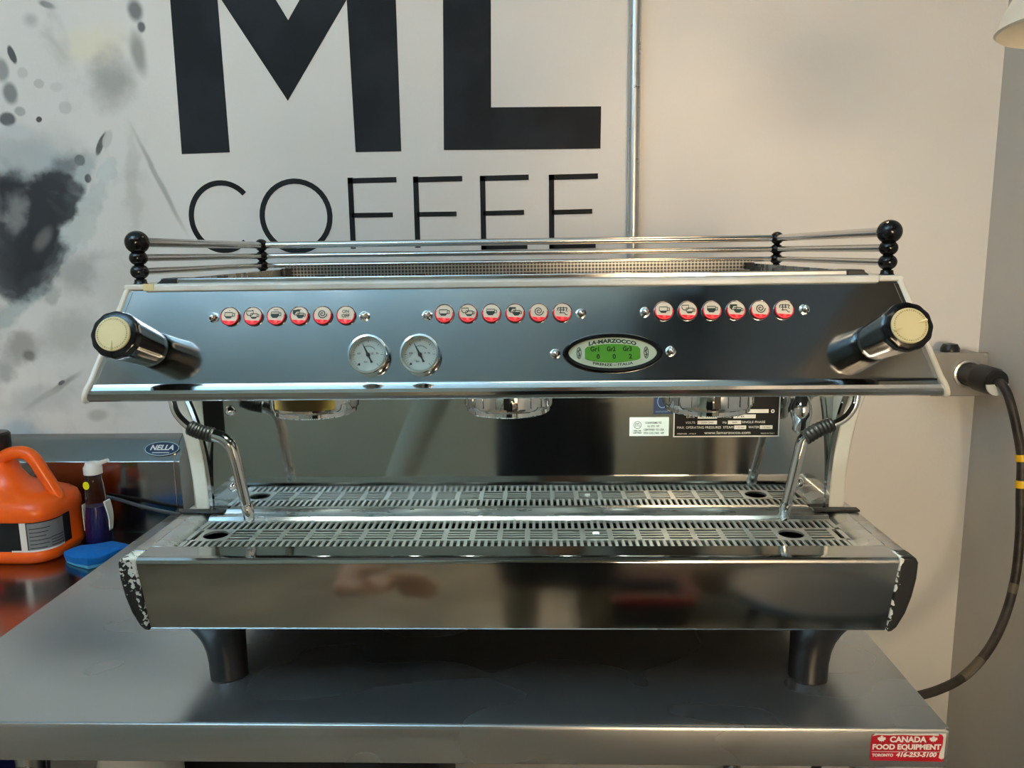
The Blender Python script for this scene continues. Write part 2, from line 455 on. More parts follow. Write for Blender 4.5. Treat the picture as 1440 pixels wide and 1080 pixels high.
    mo = nd(m, 'ShaderNodeMix', data_type='RGBA')
    mo.inputs[7].default_value = (0.36, 0.37, 0.365, 1)
    lk(m, mu.outputs[0], mo.inputs[0])
    lk(m, cur, mo.inputs[6])
    cur = mo.outputs[2]
    lk(m, cur, p.inputs['Base Color'])
    bp = nd(m, 'ShaderNodeBump')
    bp.inputs['Strength'].default_value = 0.12
    bp.inputs['Distance'].default_value = 0.002
    n3 = nd(m, 'ShaderNodeTexNoise')
    n3.inputs['Scale'].default_value = 160
    lk(m, geo.outputs['Position'], n3.inputs['Vector'])
    lk(m, n3.outputs['Fac'], bp.inputs['Height'])
    lk(m, bp.outputs['Normal'], p.inputs['Normal'])
    return m


MT['mural'] = mural_wall()
MT['wallright'] = add_color_noise(mat('wall_right_paint', (0.5, 0.48, 0.45), 0, 0.55), (0.52, 0.50, 0.465, 1), (0.48, 0.465, 0.435, 1), 3)
MT['wallrear'] = add_color_noise(mat('wall_rear_paint', (0.3, 0.3, 0.26), 0, 0.6), (0.46, 0.48, 0.39, 1), (0.52, 0.54, 0.45, 1), 1.5)
MT['wallleft'] = mat('wall_left_paint', (0.45, 0.45, 0.43), 0, 0.6)
MT['ceil'] = add_color_noise(mat('ceiling_paint', (0.33, 0.40, 0.47), 0, 0.7), (0.42, 0.65, 0.82, 1), (0.48, 0.71, 0.88, 1), 1.2)
MT['floor'] = add_color_noise(mat('floor_vinyl', (0.2, 0.17, 0.13), 0, 0.4), (0.25, 0.21, 0.15, 1), (0.17, 0.145, 0.105, 1), 3)


# ------------------------------------------------------------------ helpers: meshes
class MB:
    def __init__(self):
        self.v, self.f = [], []

    def add(self, verts, faces):
        n = len(self.v)
        self.v += [Vector(p) for p in verts]
        self.f += [tuple(i + n for i in fc) for fc in faces]
        return self

    def box(self, x0, x1, y0, y1, z0, z1):
        vs_ = [(x, y, z) for z in (z0, z1) for y in (y0, y1) for x in (x0, x1)]
        return self.add(vs_, [(0, 2, 3, 1), (4, 5, 7, 6), (0, 1, 5, 4), (2, 6, 7, 3), (0, 4, 6, 2), (1, 3, 7, 5)])

    def loft(self, rings, cap0=True, cap1=True, closed=True):
        n = len(rings[0])
        vs_ = [p for r in rings for p in r]
        fs = []
        for i in range(len(rings) - 1):
            for j in range(n if closed else n - 1):
                k = (j + 1) % n
                fs.append((i * n + j, i * n + k, (i + 1) * n + k, (i + 1) * n + j))
        if cap0 and closed:
            fs.append(tuple(reversed(range(n))))
        if cap1 and closed:
            fs.append(tuple((len(rings) - 1) * n + j for j in range(n)))
        return self.add(vs_, fs)

    def prism(self, prof, axis, a, b):
        """extrude a 2-D outline; axis x: prof=(y,z), y: (x,z), z: (x,y)"""
        def p3(q, t):
            return {'x': (t, q[0], q[1]), 'y': (q[0], t, q[1]), 'z': (q[0], q[1], t)}[axis]
        return self.loft([[p3(q, a) for q in prof], [p3(q, b) for q in prof]])

    def lathe(self, prof, mtx=None, n=32, c=(0, 0, 0)):
        """prof = [(r, z)]; turned about z, then moved by c or mtx"""
        rings = []
        for r, z in prof:
            rings.append([(r * math.cos(2 * PI * j / n), r * math.sin(2 * PI * j / n), z) for j in range(n)])
        mb = MB().loft(rings, cap0=prof[0][0] > 1e-6, cap1=prof[-1][0] > 1e-6)
        M_ = mtx if mtx is not None else Matrix.Translation(Vector(c))
        return self.add([M_ @ p for p in mb.v], mb.f)

    def tube(self, pts, r, n=12, cap=True, radii=None):
        pts = [Vector(p) for p in pts]
        rings = []
        up = None
        for i, p in enumerate(pts):
            t = (pts[min(i + 1, len(pts) - 1)] - pts[max(i - 1, 0)]).normalized()
            if up is None:
                up = t.orthogonal().normalized()
            else:
                up = (up - t * up.dot(t)).normalized()
            s = t.cross(up)
            rr = radii[i] if radii else r
            rings.append([p + (up * math.cos(2 * PI * j / n) + s * math.sin(2 * PI * j / n)) * rr for j in range(n)])
        return self.loft(rings, cap, cap)

    def sphere(self, c, r, n=20, m=12, s=(1, 1, 1)):
        prof = [(r * math.sin(PI * i / m), -r * math.cos(PI * i / m)) for i in range(m + 1)]
        prof[0] = (1e-5, -r)
        prof[-1] = (1e-5, r)
        M_ = Matrix.Translation(Vector(c)) @ Matrix.Diagonal((*s, 1))
        return self.lathe(prof, M_, n)

    def xform(self, M_):
        self.v = [M_ @ p for p in self.v]
        return self

    def build(self, name, material, parent=None, origin=None, bevel=0.0, seg=2, smooth=True, angle=35, subsurf=0):
        org = Vector(origin) if origin is not None else (WP[parent] if parent in WP else Vector((0, 0, 0)))
        me = bpy.data.meshes.new(name)
        me.from_pydata([tuple(p - org) for p in self.v], [], self.f)
        bm = bmesh.new()
        bm.from_mesh(me)
        bmesh.ops.recalc_face_normals(bm, faces=bm.faces)
        bm.to_mesh(me)
        bm.free()
        me.materials.append(MT[material] if isinstance(material, str) else material)
        if smooth:
            me.shade_smooth()
            me.set_sharp_from_angle(angle=math.radians(angle))
        return link(name, me, parent, org, bevel, seg, subsurf)


WP = {}   # world position of every object (none is rotated)


def link(name, me, parent, org, bevel=0.0, seg=2, subsurf=0):
    o = bpy.data.objects.new(name, me)
    COL.objects.link(o)
    WP[o] = Vector(org)
    if parent is not None:
        o.parent = parent
        o.location = Vector(org) - WP[parent]
    else:
        o.location = org
    if bevel:
        b = o.modifiers.new('bevel', 'BEVEL')
        b.width = bevel
        b.segments = seg
        b.limit_method = 'ANGLE'
        b.angle_limit = math.radians(40)
    if subsurf:
        s = o.modifiers.new('subsurf', 'SUBSURF')
        s.levels = s.render_levels = subsurf
    return o


def empty(name, loc):
    o = bpy.data.objects.new(name, None)
    o.empty_display_size = 0.05
    COL.objects.link(o)
    o.location = loc
    WP[o] = Vector(loc)
    return o


def tag(o, label=None, cat=None, group=None, kind=None):
    if label:
        o['label'] = label
    if cat:
        o['category'] = cat
    if group:
        o['group'] = group
    if kind:
        o['kind'] = kind
    return o


def spline(pts, n=8):
    """Catmull-Rom through the points"""
    P = [Vector(p) for p in pts]
    P = [P[0] * 2 - P[1]] + P + [P[-1] * 2 - P[-2]]
    out = []
    for i in range(1, len(P) - 2):
        a, b, c, d = P[i - 1:i + 3]
        for k in range(n):
            t = k / n
            out.append(0.5 * ((2 * b) + (c - a) * t + (2 * a - 5 * b + 4 * c - d) * t * t + (3 * b - a - 3 * c + d) * t ** 3))
    out.append(P[-2])
    return out


def frame(o, ex, ey):
    """matrix with x along ex, y along ey, z their normal, at o"""
    ex = Vector(ex).normalized()
    ey = Vector(ey).normalized()
    ez = ex.cross(ey)
    M_ = Matrix.Identity(4)
    for i in range(3):
        M_[i][0], M_[i][1], M_[i][2], M_[i][3] = ex[i], ey[i], ez[i], o[i]
    return M_


def text(name, s, material, parent, F, size, width=None, arch=0.0, depth=0.0002, bold=0.0, shear=0.0, align='CENTER', spacing=1.0):
    """flat lettering in the plane of frame F, size = cap height"""
    cu = bpy.data.curves.new(name, 'FONT')
    cu.body = s
    cu.size = size / 0.69
    cu.align_x = align
    cu.align_y = 'CENTER'
    cu.offset = bold
    cu.shear = shear
    cu.space_character = spacing
    cu.resolution_u = 3
    cu.fill_mode = 'FRONT'
    tmp = bpy.data.objects.new(name + '_tmp', cu)
    COL.objects.link(tmp)
    bpy.context.view_layer.update()
    dg = bpy.context.evaluated_depsgraph_get()
    me0 = bpy.data.meshes.new_from_object(tmp.evaluated_get(dg))
    vs_ = [v.co.copy() for v in me0.vertices]
    fs = [tuple(p.vertices) for p in me0.polygons]
    bpy.data.objects.remove(tmp)
    bpy.data.curves.remove(cu)
    bpy.data.meshes.remove(me0)
    if width and vs_:
        x0 = min(v.x for v in vs_)
        x1 = max(v.x for v in vs_)
        k = width / max(x1 - x0, 1e-6)
        for v in vs_:
            v.x *= k
    for v in vs_:
        v.y -= arch * v.x * v.x
        v.z = depth
    mb = MB().add([F @ v for v in vs_], fs)
    return mb.build(name, material, parent, smooth=False)


def strokes(segs, w):
    """flat marks drawn as thick polylines in a plane -> verts, faces (z = 0)"""
    mb = MB()
    for pl in segs:
        closed = len(pl) > 2 and pl[0] == pl[-1]
        P = [Vector((*p, 0)) for p in pl]
        n = len(P)
        L, R_ = [], []
        for i in range(n):
            if closed:
                a = P[(i - 1) % (n - 1)]
                b = P[(i + 1) % (n - 1)]
            else:
                a = P[max(i - 1, 0)]
                b = P[min(i + 1, n - 1)]
            t = (b - a).normalized()
            s = Vector((-t.y, t.x, 0)) * w / 2
            L.append(P[i] + s)
            R_.append(P[i] - s)
        for i in range(n - 1):
            mb.add([L[i], R_[i], R_[i + 1], L[i + 1]], [(0, 1, 2, 3)])
    return mb


# ================================================================== the room
FX0, FX1, FY0, FY1, HZ = -2.1, 0.893, -2.2, 1.6, 2.75
o = MB().box(FX0 - .1, FX1 + .1, FY0 - .1, FY1 + .1, -0.1, 0).build('floor', 'floor', smooth=False)
tag(o, kind='structure')
o = MB().box(FX0 - .1, FX1 + .1, FY0 - .1, FY1 + .1, HZ, HZ + .1).build('ceiling', 'ceil', smooth=False)
tag(o, kind='structure')
wall_back = MB().box(FX0 - .1, FX1 + .1, FY1, FY1 + .1, 0, HZ).build('wall_back', 'mural', smooth=False)
tag(wall_back, kind='structure')
o = MB().box(FX1, FX1 + .1, FY0, FY1, 0, HZ).build('wall_right', 'wallright', smooth=False)
tag(o, kind='structure')
o = MB().box(FX0 - .1, FX0, FY0, FY1, 0, HZ).build('wall_left', 'wallleft', smooth=False)
tag(o, kind='structure')
o = MB().box(FX0, FX1, FY0 - .1, FY0, 0, HZ).build('wall_rear', 'wallrear', smooth=False)
tag(o, kind='structure')

# added glowing window behind the photographer, fill light for the back wall
WX0, WX1, WZ0, WZ1 = 0.00, 0.80, 0.95, 1.65
win = MB()
for a in ((WX0 - .05, WX1 + .05, WZ0 - .05, WZ0), (WX0 - .05, WX1 + .05, WZ1, WZ1 + .05), (WX0 - .05, WX0, WZ0, WZ1), (WX1, WX1 + .05, WZ0, WZ1), (.385, .415, WZ0, WZ1)):
    win.box(a[0], a[1], FY0, FY0 + .04, a[2], a[3])
wo = win.build('window_1', 'capwhite', smooth=False)
tag(wo, kind='structure')
MB().box(WX0 - .12, FX1 - .003, FY0, FY0 + .32, WZ1 + .06, WZ1 + .16).build('valance', 'wallleft', wo, smooth=False)  # added to keep the fill window's light off the ceiling
MB().box(WX0, .385, FY0 + .005, FY0 + .012, WZ0, WZ1).build('pane', 'litglass', wo, smooth=False)
MB().box(.415, WX1, FY0 + .005, FY0 + .012, WZ0, WZ1).build('pane', 'litglass', wo, smooth=False)

# painted lettering on the wall, a coat of paint thick
WY = FY1 - 0.0012


def letter(polys):
    mb = MB()
    for pl in polys:
        mb.prism(pl, 'y', WY, FY1 + 0.0005)
    return mb.build('painted_letter', 'blackpaint', wall_back, smooth=False)


def bar2(x0, z0, x1, z1, w):
    d = Vector((x1 - x0, z1 - z0))
    s = Vector((-d.y, d.x)).normalized() * w / 2
    return [(x0 + s.x, z0 + s.y), (x0 - s.x, z0 - s.y), (x1 - s.x, z1 - s.y), (x1 + s.x, z1 + s.y)]


# M: two legs and a V that meets them at the top (top edge above the frame)
letter([[(-0.707, 1.632), (-0.610, 1.634), (-0.613, 1.93), (-0.6135, 2.06), (-0.704, 2.06), (-0.7055, 1.93)],
        [(-0.357, 1.630), (-0.266, 1.630), (-0.266, 1.915), (-0.265, 2.06), (-0.357, 2.06), (-0.361, 1.915)],
        [(-0.487, 1.730), (-0.3605, 1.915), (-0.357, 2.06), (-0.382, 2.02), (-0.477, 1.879), (-0.582, 2.06), (-0.6135, 2.06), (-0.612, 1.93)]])
# L
letter([[(-0.181, 1.631), (0.020, 1.629), (0.128, 1.6285), (0.129, 1.708), (-0.086, 1.710), (-0.083, 1.905), (-0.083, 2.06), (-0.172, 2.06), (-0.175, 1.905)]])


def arc_letter(cx, cz, rx, rz, a0, a1, w, n=36):
    mb = MB()
    pr = []
    for i in range(n + 1):
        a = math.radians(a0 + (a1 - a0) * i / n)
        pr.append((cx + (rx + w / 2) * math.cos(a), cz + (rz + w / 2) * math.sin(a)))
    inn = []
    for i in range(n + 1):
        a = math.radians(a0 + (a1 - a0) * i / n)
        inn.append((cx + (rx - w / 2) * math.cos(a), cz + (rz - w / 2) * math.sin(a)))
    for i in range(n):
        mb.prism([pr[i], pr[i + 1], inn[i + 1], inn[i]], 'y', WY, FY1 + 0.0005)
    return mb.build('painted_letter', 'blackpaint', wall_back, smooth=False)


TW = 0.0105
arc_letter(-0.634, 1.508, 0.064, 0.067, 42, 312, TW)
arc_letter(-0.484, 1.507, 0.069, 0.069, 0, 360, TW)
for (x, mid) in ((-0.3705, 0.083), (-0.239, 0.080)):
    letter([bar2(x, 1.581, x, 1.441, TW), bar2(x - 0.005, 1.5745, x + 0.093, 1.5755, TW), bar2(x, 1.507, x + mid, 1.507, TW * .9)])
for (x, mid) in ((-0.1055, 0.082), (0.0315, 0.081)):
    letter([bar2(x, 1.580, x, 1.436, TW), bar2(x - 0.005, 1.575, x + 0.092, 1.576, TW), bar2(x, 1.507, x + mid, 1.508, TW * .9),
            bar2(x - 0.005, 1.4405, x + 0.088, 1.441, TW)])
# crown of a letter of the line below, mostly behind the machine
arc_letter(-0.661, 1.352, 0.033, 0.036, 0, 360, 0.006)

# ================================================================== conduit
cd = empty('conduit', (0.192, 1.5865, 0.5))
tag(cd, 'galvanised metal conduit pipe running up the wall right of the painted letters', 'pipe')
MB().tube([(0.192, 1.5865, 0.5), (0.192, 1.5865, HZ)], 0.0115, 20).build('pipe', 'galv', cd)
for z in (1.10, 2.2):
    MB().box(0.172, 0.212, 1.573, 1.5998, z, z + .02).build('strap', 'galv', cd, bevel=0.003)

# ================================================================== steel work table
TB = empty('work_table', (-0.155, 1.17, 0))
tag(TB, 'stainless steel work table carrying the espresso machine', 'table')
tx0, tx1, ty0, ty1 = -0.766, 0.456, 0.81, 1.54
prof = [(ty0, 0.852), (ty0, 0.8945), (ty0 + .0015, 0.8985), (ty0 + .005, 0.90), (ty1, 0.90), (ty1, 0.852), (ty1 - .003, 0.852),
        (ty1 - .003, 0.8965), (ty0 + .006, 0.8965), (ty0 + .003, 0.893), (ty0 + .003, 0.852)]
MB().prism(prof, 'x', tx0, tx1).build('tabletop', 'table', TB, bevel=0.0008)
MB().box(tx0 - .0005, tx0 + .003, ty0 + .001, ty1 - .001, .852, .8992).build('side_apron', 'apron', TB)
MB().box(tx1 - .003, tx1 + .0005, ty0 + .001, ty1 - .001, .852, .8992).build('side_apron', 'apron', TB)
for x in (tx0 + .06, tx1 - .06):
    for y in (ty0 + .06, ty1 - .06):
        lg = MB().tube([(x, y, 0.02), (x, y, 0.896)], 0.02, 16).build('leg', 'brushed', TB)
        MB().lathe([(0.016, 0), (0.022, 0.004), (0.022, 0.02), (0.018, 0.03)], c=(x, y, 0), n=16).build('foot', 'black', lg)
MB().box(tx0 + .06, tx1 - .06, ty0 + .06, ty1 - .06, 0.28, 0.30).build('undershelf', 'brushed', TB, bevel=0.004)

# red sticker on the apron: CANADA FOOD EQUIPMENT
SY = ty0 - 0.0006
st = MB().prism([(0.3705, 0.8625), (0.3715, 0.8605), (0.4510, 0.8595), (0.4520, 0.8612), (0.4525, 0.8925), (0.4512, 0.8940), (0.3725, 0.8925), (0.3708, 0.8905)], 'y', SY, ty0 + .0002).build('sticker', 'red', TB, smooth=False)
st['label'] = 'worn red supplier sticker with white lettering'
FS = frame((0.4105, SY, 0.877), (1, 0, 0), (0, 0, 1))


def ftab(dx, dz):
    return frame((0.4105 + dx, SY - .0001, 0.877 + dz), (1, 0, 0.004), (-0.004, 0, 1))


text('lettering', 'CANADA', 'paperwhite', st, ftab(0.0005, 0.0095), 0.0066, 0.0405, bold=0.0004)
text('lettering', 'FOOD EQUIPMENT', 'paperwhite', st, ftab(-0.0005, 0.0003), 0.0060, 0.0755, bold=0.0004)
text('lettering', 'TORONTO', 'paperwhite', st, ftab(-0.0262, -0.0099), 0.0034, 0.0235, bold=0.0002)
text('lettering', '416-253-5100', 'paperwhite', st, ftab(0.0105, -0.0092), 0.0052, 0.0450, bold=0.0003, shear=0.25)
MB().box(0.372, 0.4505, SY - .0002, SY + .0001, 0.8713, 0.8717).build('rule', 'paperwhite', st, smooth=False)
LEAF = [(0, -.5), (.03, -.22), (.30, -.27), (.26, -.16), (.52, .04), (.44, .09), (.49, .27), (.33, .24), (.29, .32), (.14, .17), (.20, .42), (.10, .38), (0, .55)]
LEAF = LEAF + [(-x, y) for x, y in reversed(LEAF[1:-1])]
for dx in (-0.0285, 0.0285):
    mb = MB()
    F = ftab(dx, 0.0098)
    vs_ = [F @ Vector((x * 0.0092, y * 0.0092, 0.0002)) for x, y in LEAF]
    mb.add([F @ Vector((0, 0, 0.0002))] + vs_, [(0, i + 1, (i + 1) % len(vs_) + 1) for i in range(len(vs_))])
    mb.build('maple_leaf', 'paperwhite', st, smooth=False)
tp = [(0.4440, .8942), (0.4485, .8925), (0.4500, .8895), (0.4497, .880), (0.4475, .872), (0.4465, .8645), (0.4495, .8625), (0.4522, .8640), (0.4527, .8942)]
MB().prism(tp, 'y', SY - .0003, SY + .0002).build('torn_paper', 'paper', st, smooth=False)
tp = [(0.3715, .8905), (0.378, .8922), (0.39, .8918), (0.405, .8924), (0.42, .8916), (0.435, .8922), (0.4445, .8912), (0.4445, .8942), (0.375, .8936)]
MB().prism(tp, 'y', SY - .0003, SY + .0002).build('torn_paper', 'paper', st, smooth=False)

# ================================================================== sink counter at the left
SK = empty('sink_counter', (-1.4, 1.3, 0))
tag(SK, 'stainless steel sink counter with angled backsplash left of the espresso machine', 'counter')
sx0, sx1, sx2 = -2.09, -0.770, -0.752
MB().prism([(0.99, 0.81), (0.99, 0.86), (1.5445, 0.86), (1.5445, 0.855), (0.995, 0.855), (0.995, 0.81)], 'x', sx0, sx1).build('counter_top', 'sink', SK, bevel=0.0012)
MB().prism([(1.545, 0.80), (1.545, 1.012), (1.580, 1.050), (1.5985, 1.061), (1.5985, 1.058), (1.583, 1.046), (1.549, 1.009), (1.549, 0.80)], 'x', sx0, sx2).build('backsplash', 'sink', SK, bevel=0.0012)
MB().prism([(1.545, 0.80), (1.545, 1.012), (1.580, 1.050), (1.5985, 1.061), (1.5985, 0.80)], 'x', sx2 + .0004, sx2 + .012).build('end_cap', 'sink', SK, bevel=0.001)
for x in (-0.793, -2.02):
    MB().tube([(x, 1.08, 0.0), (x, 1.08, 0.856)], 0.021, 16).build('leg', 'brushed', SK)
MB().box(sx0 + .05, sx1 - .02, 1.05, 1.5, 0.30, 0.32).build('undershelf', 'brushed', SK, bevel=0.004)
# NELLA badge on the sloped part of the backsplash
sl = Vector((0, 0.035, 0.038)).normalized()
FB_ = frame(Vector((-0.7835, 1.5645, 1.0345)) + Vector((0, -0.038, 0.035)).normalized() * 0.0012, (1, 0, 0), sl)


def disc(F, rx, ry, z0, z1, n=40):
    mb = MB().loft([[F @ Vector((rx * math.cos(2 * PI * i / n), ry * math.sin(2 * PI * i / n), z)) for i in range(n)] for z in (z0, z1)])
    return mb


bd = disc(FB_, 0.0365, 0.0168, -0.001, 0.0006).build('badge', 'chrome', SK)
bd['label'] = 'oval blue and silver maker badge'
disc(FB_, 0.0345, 0.0150, 0, 0.0009).build('badge_field', 'stickerblue', bd)
text('lettering', 'NELLA', 'capwhite', bd, FB_ @ Matrix.Translation((0, 0.0015, 0.0009)), 0.0115, 0.050, bold=0.0006, shear=0.2)
MB().loft([[FB_ @ Vector((x, y - 0.0098, z)) for x, y in ((-.018, -.0012), (.018, -.0012), (.018, .0012), (-.018, .0012))] for z in (0, .0011)]).build('badge_line', 'platesilver', bd, smooth=False)

# hose running along the foot of the backsplash
hs = MB().tube(spline([(-0.90, 1.538, 0.940), (-0.87, 1.536, 0.934), (-0.82, 1.528, 0.922), (-0.77, 1.526, 0.911), (-0.70, 1.520, 0.9045), (-0.45, 1.50, 0.9042), (-0.30, 1.45, 0.9042)], 6), 0.0038, 10).build('hose', mat('grey_hose', (0.05, 0.05, 0.052), 0, 0.35))
tag(hs, 'thin dark hose running along the steel backsplash behind the spray bottle', 'hose')

# ================================================================== ESPRESSO MACHINE
X0 = -0.031
EM = empty('espresso_machine', (X0, 1.05, 0.90))
tag(EM, 'three group stainless espresso machine with white side panels and black steam knobs', 'espresso machine')


def U(u):
    return X0 + u


Pa = Vector((0, 0.8135, 1.2950))
Pb = Vector((0, 0.846, 1.3950))
EV = (Pb - Pa).normalized()                     # up along the control panel
EN = Vector((0, -EV.z, EV.y))                   # out of the control panel
PL = (Pb - Pa).length


def cw(z):
    """half width of the canopy at height z (it narrows upwards)"""
    return 0.4565 + (0.4185 - 0.4565) * (z - 1.285) / (1.395 - 1.285)


def FP(u, v, n=0.0):
    """frame in the control panel's plane"""
    return frame(Vector((U(u), 0, 0)) + Pa + EV * v + EN * n, (1, 0, 0), EV)


# control panel with rolled lower lip
prof = [(0.8455, 1.3935), (0.8297, 1.3450), (0.81465, 1.2985), (0.81385, 1.2960), (0.8135, 1.2950), (0.8118, 1.2925), (0.8092, 1.2895), (0.8085, 1.2858), (0.8092, 1.2820), (0.8118, 1.2785),
        (0.8160, 1.2765), (0.8230, 1.2760)]
E_ = 0.0065
rows = [[(U(s * (cw(z) - E_)), y, z) for (y, z) in prof] for s in (-1, 1)]
back = [[(x, y + 0.003, z + (0.0015 if z < 1.29 else 0)) for (x, y, z) in r] for r in rows]
mb = MB()
n = len(prof)
vs_ = rows[0] + rows[1] + back[0] + back[1]
fs = []
for i in range(n - 1):
    fs.append((i, i + 1, n + i + 1, n + i))
    fs.append((2 * n + i, 3 * n + i, 3 * n + i + 1, 2 * n + i + 1))
    fs.append((i, 2 * n + i, 2 * n + i + 1, i + 1))
    fs.append((n + i, n + i + 1, 3 * n + i + 1, 3 * n + i))
fs.append((0, n, 3 * n, 2 * n))
fs.append((n - 1, 3 * n - 1, 4 * n - 1, 2 * n - 1))
mb.add(vs_, fs).build('control_panel', 'polished', EM, angle=20)

# white side panels of the canopy (tapered slabs), with rounded lower front corner
for s in (-1, 1):
    pts = [(0.8440, 1.3975), (0.8120, 1.2990), (0.8075, 1.2930), (0.8062, 1.2870), (0.8070, 1.2815), (0.8100, 1.2770), (0.8160, 1.2745), (0.95, 1.2745), (1.32, 1.2745), (1.32, 1.3975)]
    ri = [[(U(s * (cw(z) - dd)), y, z) for (y, z) in pts] for dd in (E_, 0.0)]
    MB().loft(ri).build('side_panel', 'white', EM, bevel=0.0025, seg=3)
    # inner steel edging just inside the white one
    pts = [(0.8450, 1.392), (0.8138, 1.2955)]
    a = [(U(s * (cw(z) - E_ - .004)), y - 0.0006, z) for (y, z) in pts]
    b = [(U(s * (cw(z) - E_)), y - 0.0006, z) for (y, z) in pts]
    MB().loft([[a[0], a[1], b[1], b[0]], [tuple(Vector(p) + Vector((0, .002, .001))) for p in (a[0], a[1], b[1], b[0])]]).build('edge_strip', 'chrome', EM, smooth=False)
    # waist of the side panel, curving back from the canopy to the base
    crv = spline([(0, 0.945, 1.279), (0, 0.967, 1.252), (0, 0.990, 1.214), (0, 1.006, 1.172), (0, 1.014, 1.130), (0, 1.017, 1.086)], 5)
    outl = [(p.y, p.z) for p in crv] + [(1.30, 1.086), (1.30, 1.279)]
    MB().prism(outl, 'x', U(s * 0.4185), U(s * 0.4400)).build('waist_panel', 'white', EM, bevel=0.003, seg=3)
    outl2 = [(p.y - 0.0015, p.z) for p in crv] + [(p.y + .006, p.z) for p in reversed(crv)]
    MB().prism(outl2, 'x', U(s * 0.4140), U(s * 0.4186)).build('waist_trim', 'chrome', EM)

# top frame, white
mb = MB().prism([(0.8425, 1.3930), (0.8425, 1.3995), (0.8470, 1.4010), (0.862, 1.4010), (0.862, 1.3930)], 'x', U(-0.3920), U(0.3920))
mb.build('top_rim', 'white', EM, bevel=0.0012)
for s in (-1, 1):
    MB().prism([(X0 + s * 0.3925, 1.3945), (X0 + s * 0.4192, 1.3945), (X0 + s * 0.4178, 1.4005), (X0 + s * 0.3925, 1.4005)], 'y', 0.8435, 1.32).build('top_rim', 'white', EM, bevel=0.0015)
MB().box(U(-0.392), U(0.392), 0.862, 1.32, 1.372, 1.376).build('top_plate', 'brushed', EM)
MB().box(U(-0.417), U(0.417), 1.314, 1.322, 1.086, 1.398).build('back_panel', 'brushed', EM)
# chip of bare undercoat at the top left joint
MB().box(U(-0.3955), U(-0.3845), 0.8415, 0.8450, 1.3940, 1.4012).build('paint_chip', 'cream', EM, smooth=False)
# canopy underside
MB().box(U(-0.4485), U(0.4485), 0.8235, 1.02, 1.2762, 1.2795).build('underside', 'blackmatte', EM)

# cup tray on top: front lip, side walls, perforated floor and back wall
CT = MB().box(U(-0.381), U(0.381), 0.852, 0.859, 1.4008, 1.4065).build('cup_tray', 'polished', EM, bevel=0.0012)
MB().box(U(-0.358), U(0.358), 0.859, 1.225, 1.3925, 1.3945).build('tray_floor', 'perf', CT, smooth=False)
MB().box(U(-0.361), U(0.361), 1.222, 1.225, 1.3945, 1.4130).build('tray_back_wall', 'perf', CT, smooth=False)
for s in (-1, 1):
    a, b = sorted((U(s * 0.358), U(s * 0.361)))
    mb = MB().prism([(0.859, 1.3930), (0.859, 1.4065), (1.222, 1.4085), (1.222, 1.3930)], 'x', a, b)
    mb.build('tray_side_wall', 'traysteel', CT)
    mb = MB().prism([(s * 0.3615, 1.4010), (s * 0.3615, 1.4068), (s * 0.377, 1.4068), (s * 0.385, 1.4010)], 'y', 0.850, 0.881)
    mb.xform(Matrix.Translation((X0, 0, 0))).build('tray_corner', 'black', CT, bevel=0.001)
    MB().box(min(U(s * .351), U(s * .358)), max(U(s * .351), U(s * .358)), 1.195, 1.222, 1.3945, 1.4100).build('tray_clip', 'black', CT, bevel=0.001)
for u in (-0.32, -0.21, -0.10, 0.02, 0.14, 0.25):
    MB().box(U(u), U(u + 0.010), 0.8575, 0.863, 1.4060, 1.4080).build('tray_tab', 'black', CT, smooth=False)

# cup rail: four turned posts and nine rods
ZR = (1.4460, 1.4290, 1.4140)


def post(u, y, rt):
    prof = [(0.0001, 1.3995), (0.0085, 1.3998), (0.0068, 1.402), (0.0062, 1.4055)]
    for i, zc in enumerate((ZR[2], ZR[1])):
        r = 0.0098
        for a in range(-65, 66, 13):
            prof.append((r * math.cos(math.radians(a)), zc + 0.0086 * math.sin(math.radians(a))))
    for a in list(range(-68, 90, 12)):
        prof.append((rt * math.cos(math.radians(a)), ZR[0] + rt * math.sin(math.radians(a)) * 0.98))
    prof.append((0.0001, ZR[0] + rt * .98))
    MB().lathe(prof, c=(U(u), y, 0), n=28).build('rail_post', 'blackgloss', EM)


PU = 0.4080
for s in (-1, 1):
    post(s * PU, 0.862, 0.0130)
    post(s * PU, 1.257, 0.0102)
for k, z in enumerate(ZR):
    r = (0.0053, 0.0043, 0.0040)[k]
    for s in (-1, 1):
        MB().tube([(U(s * PU), 0.864, z), (U(s * PU), 1.255, z)], r, 14).build('rail_rod', 'rod', EM)
    MB().tube([(U(-PU), 1.257, z), (U(PU), 1.257, z)], r, 14).build('rail_rod', 'rod', EM)

# ---- buttons
CUP = [(-.30, .16), (.20, .16), (.20, -.06), (.08, -.20), (-.18, -.20), (-.30, -.06), (-.30, .16)]
HANDLE = [(.20, .10), (.33, .10), (.33, -.08), (.18, -.08)]


def fillpoly(mb, pts):
    mb.add([(x, y, 0) for x, y in pts], [tuple(range(len(pts)))])


def shift(pl, dx, dy, k=1.0):
    return [(x * k + dx, y * k + dy) for x, y in pl]


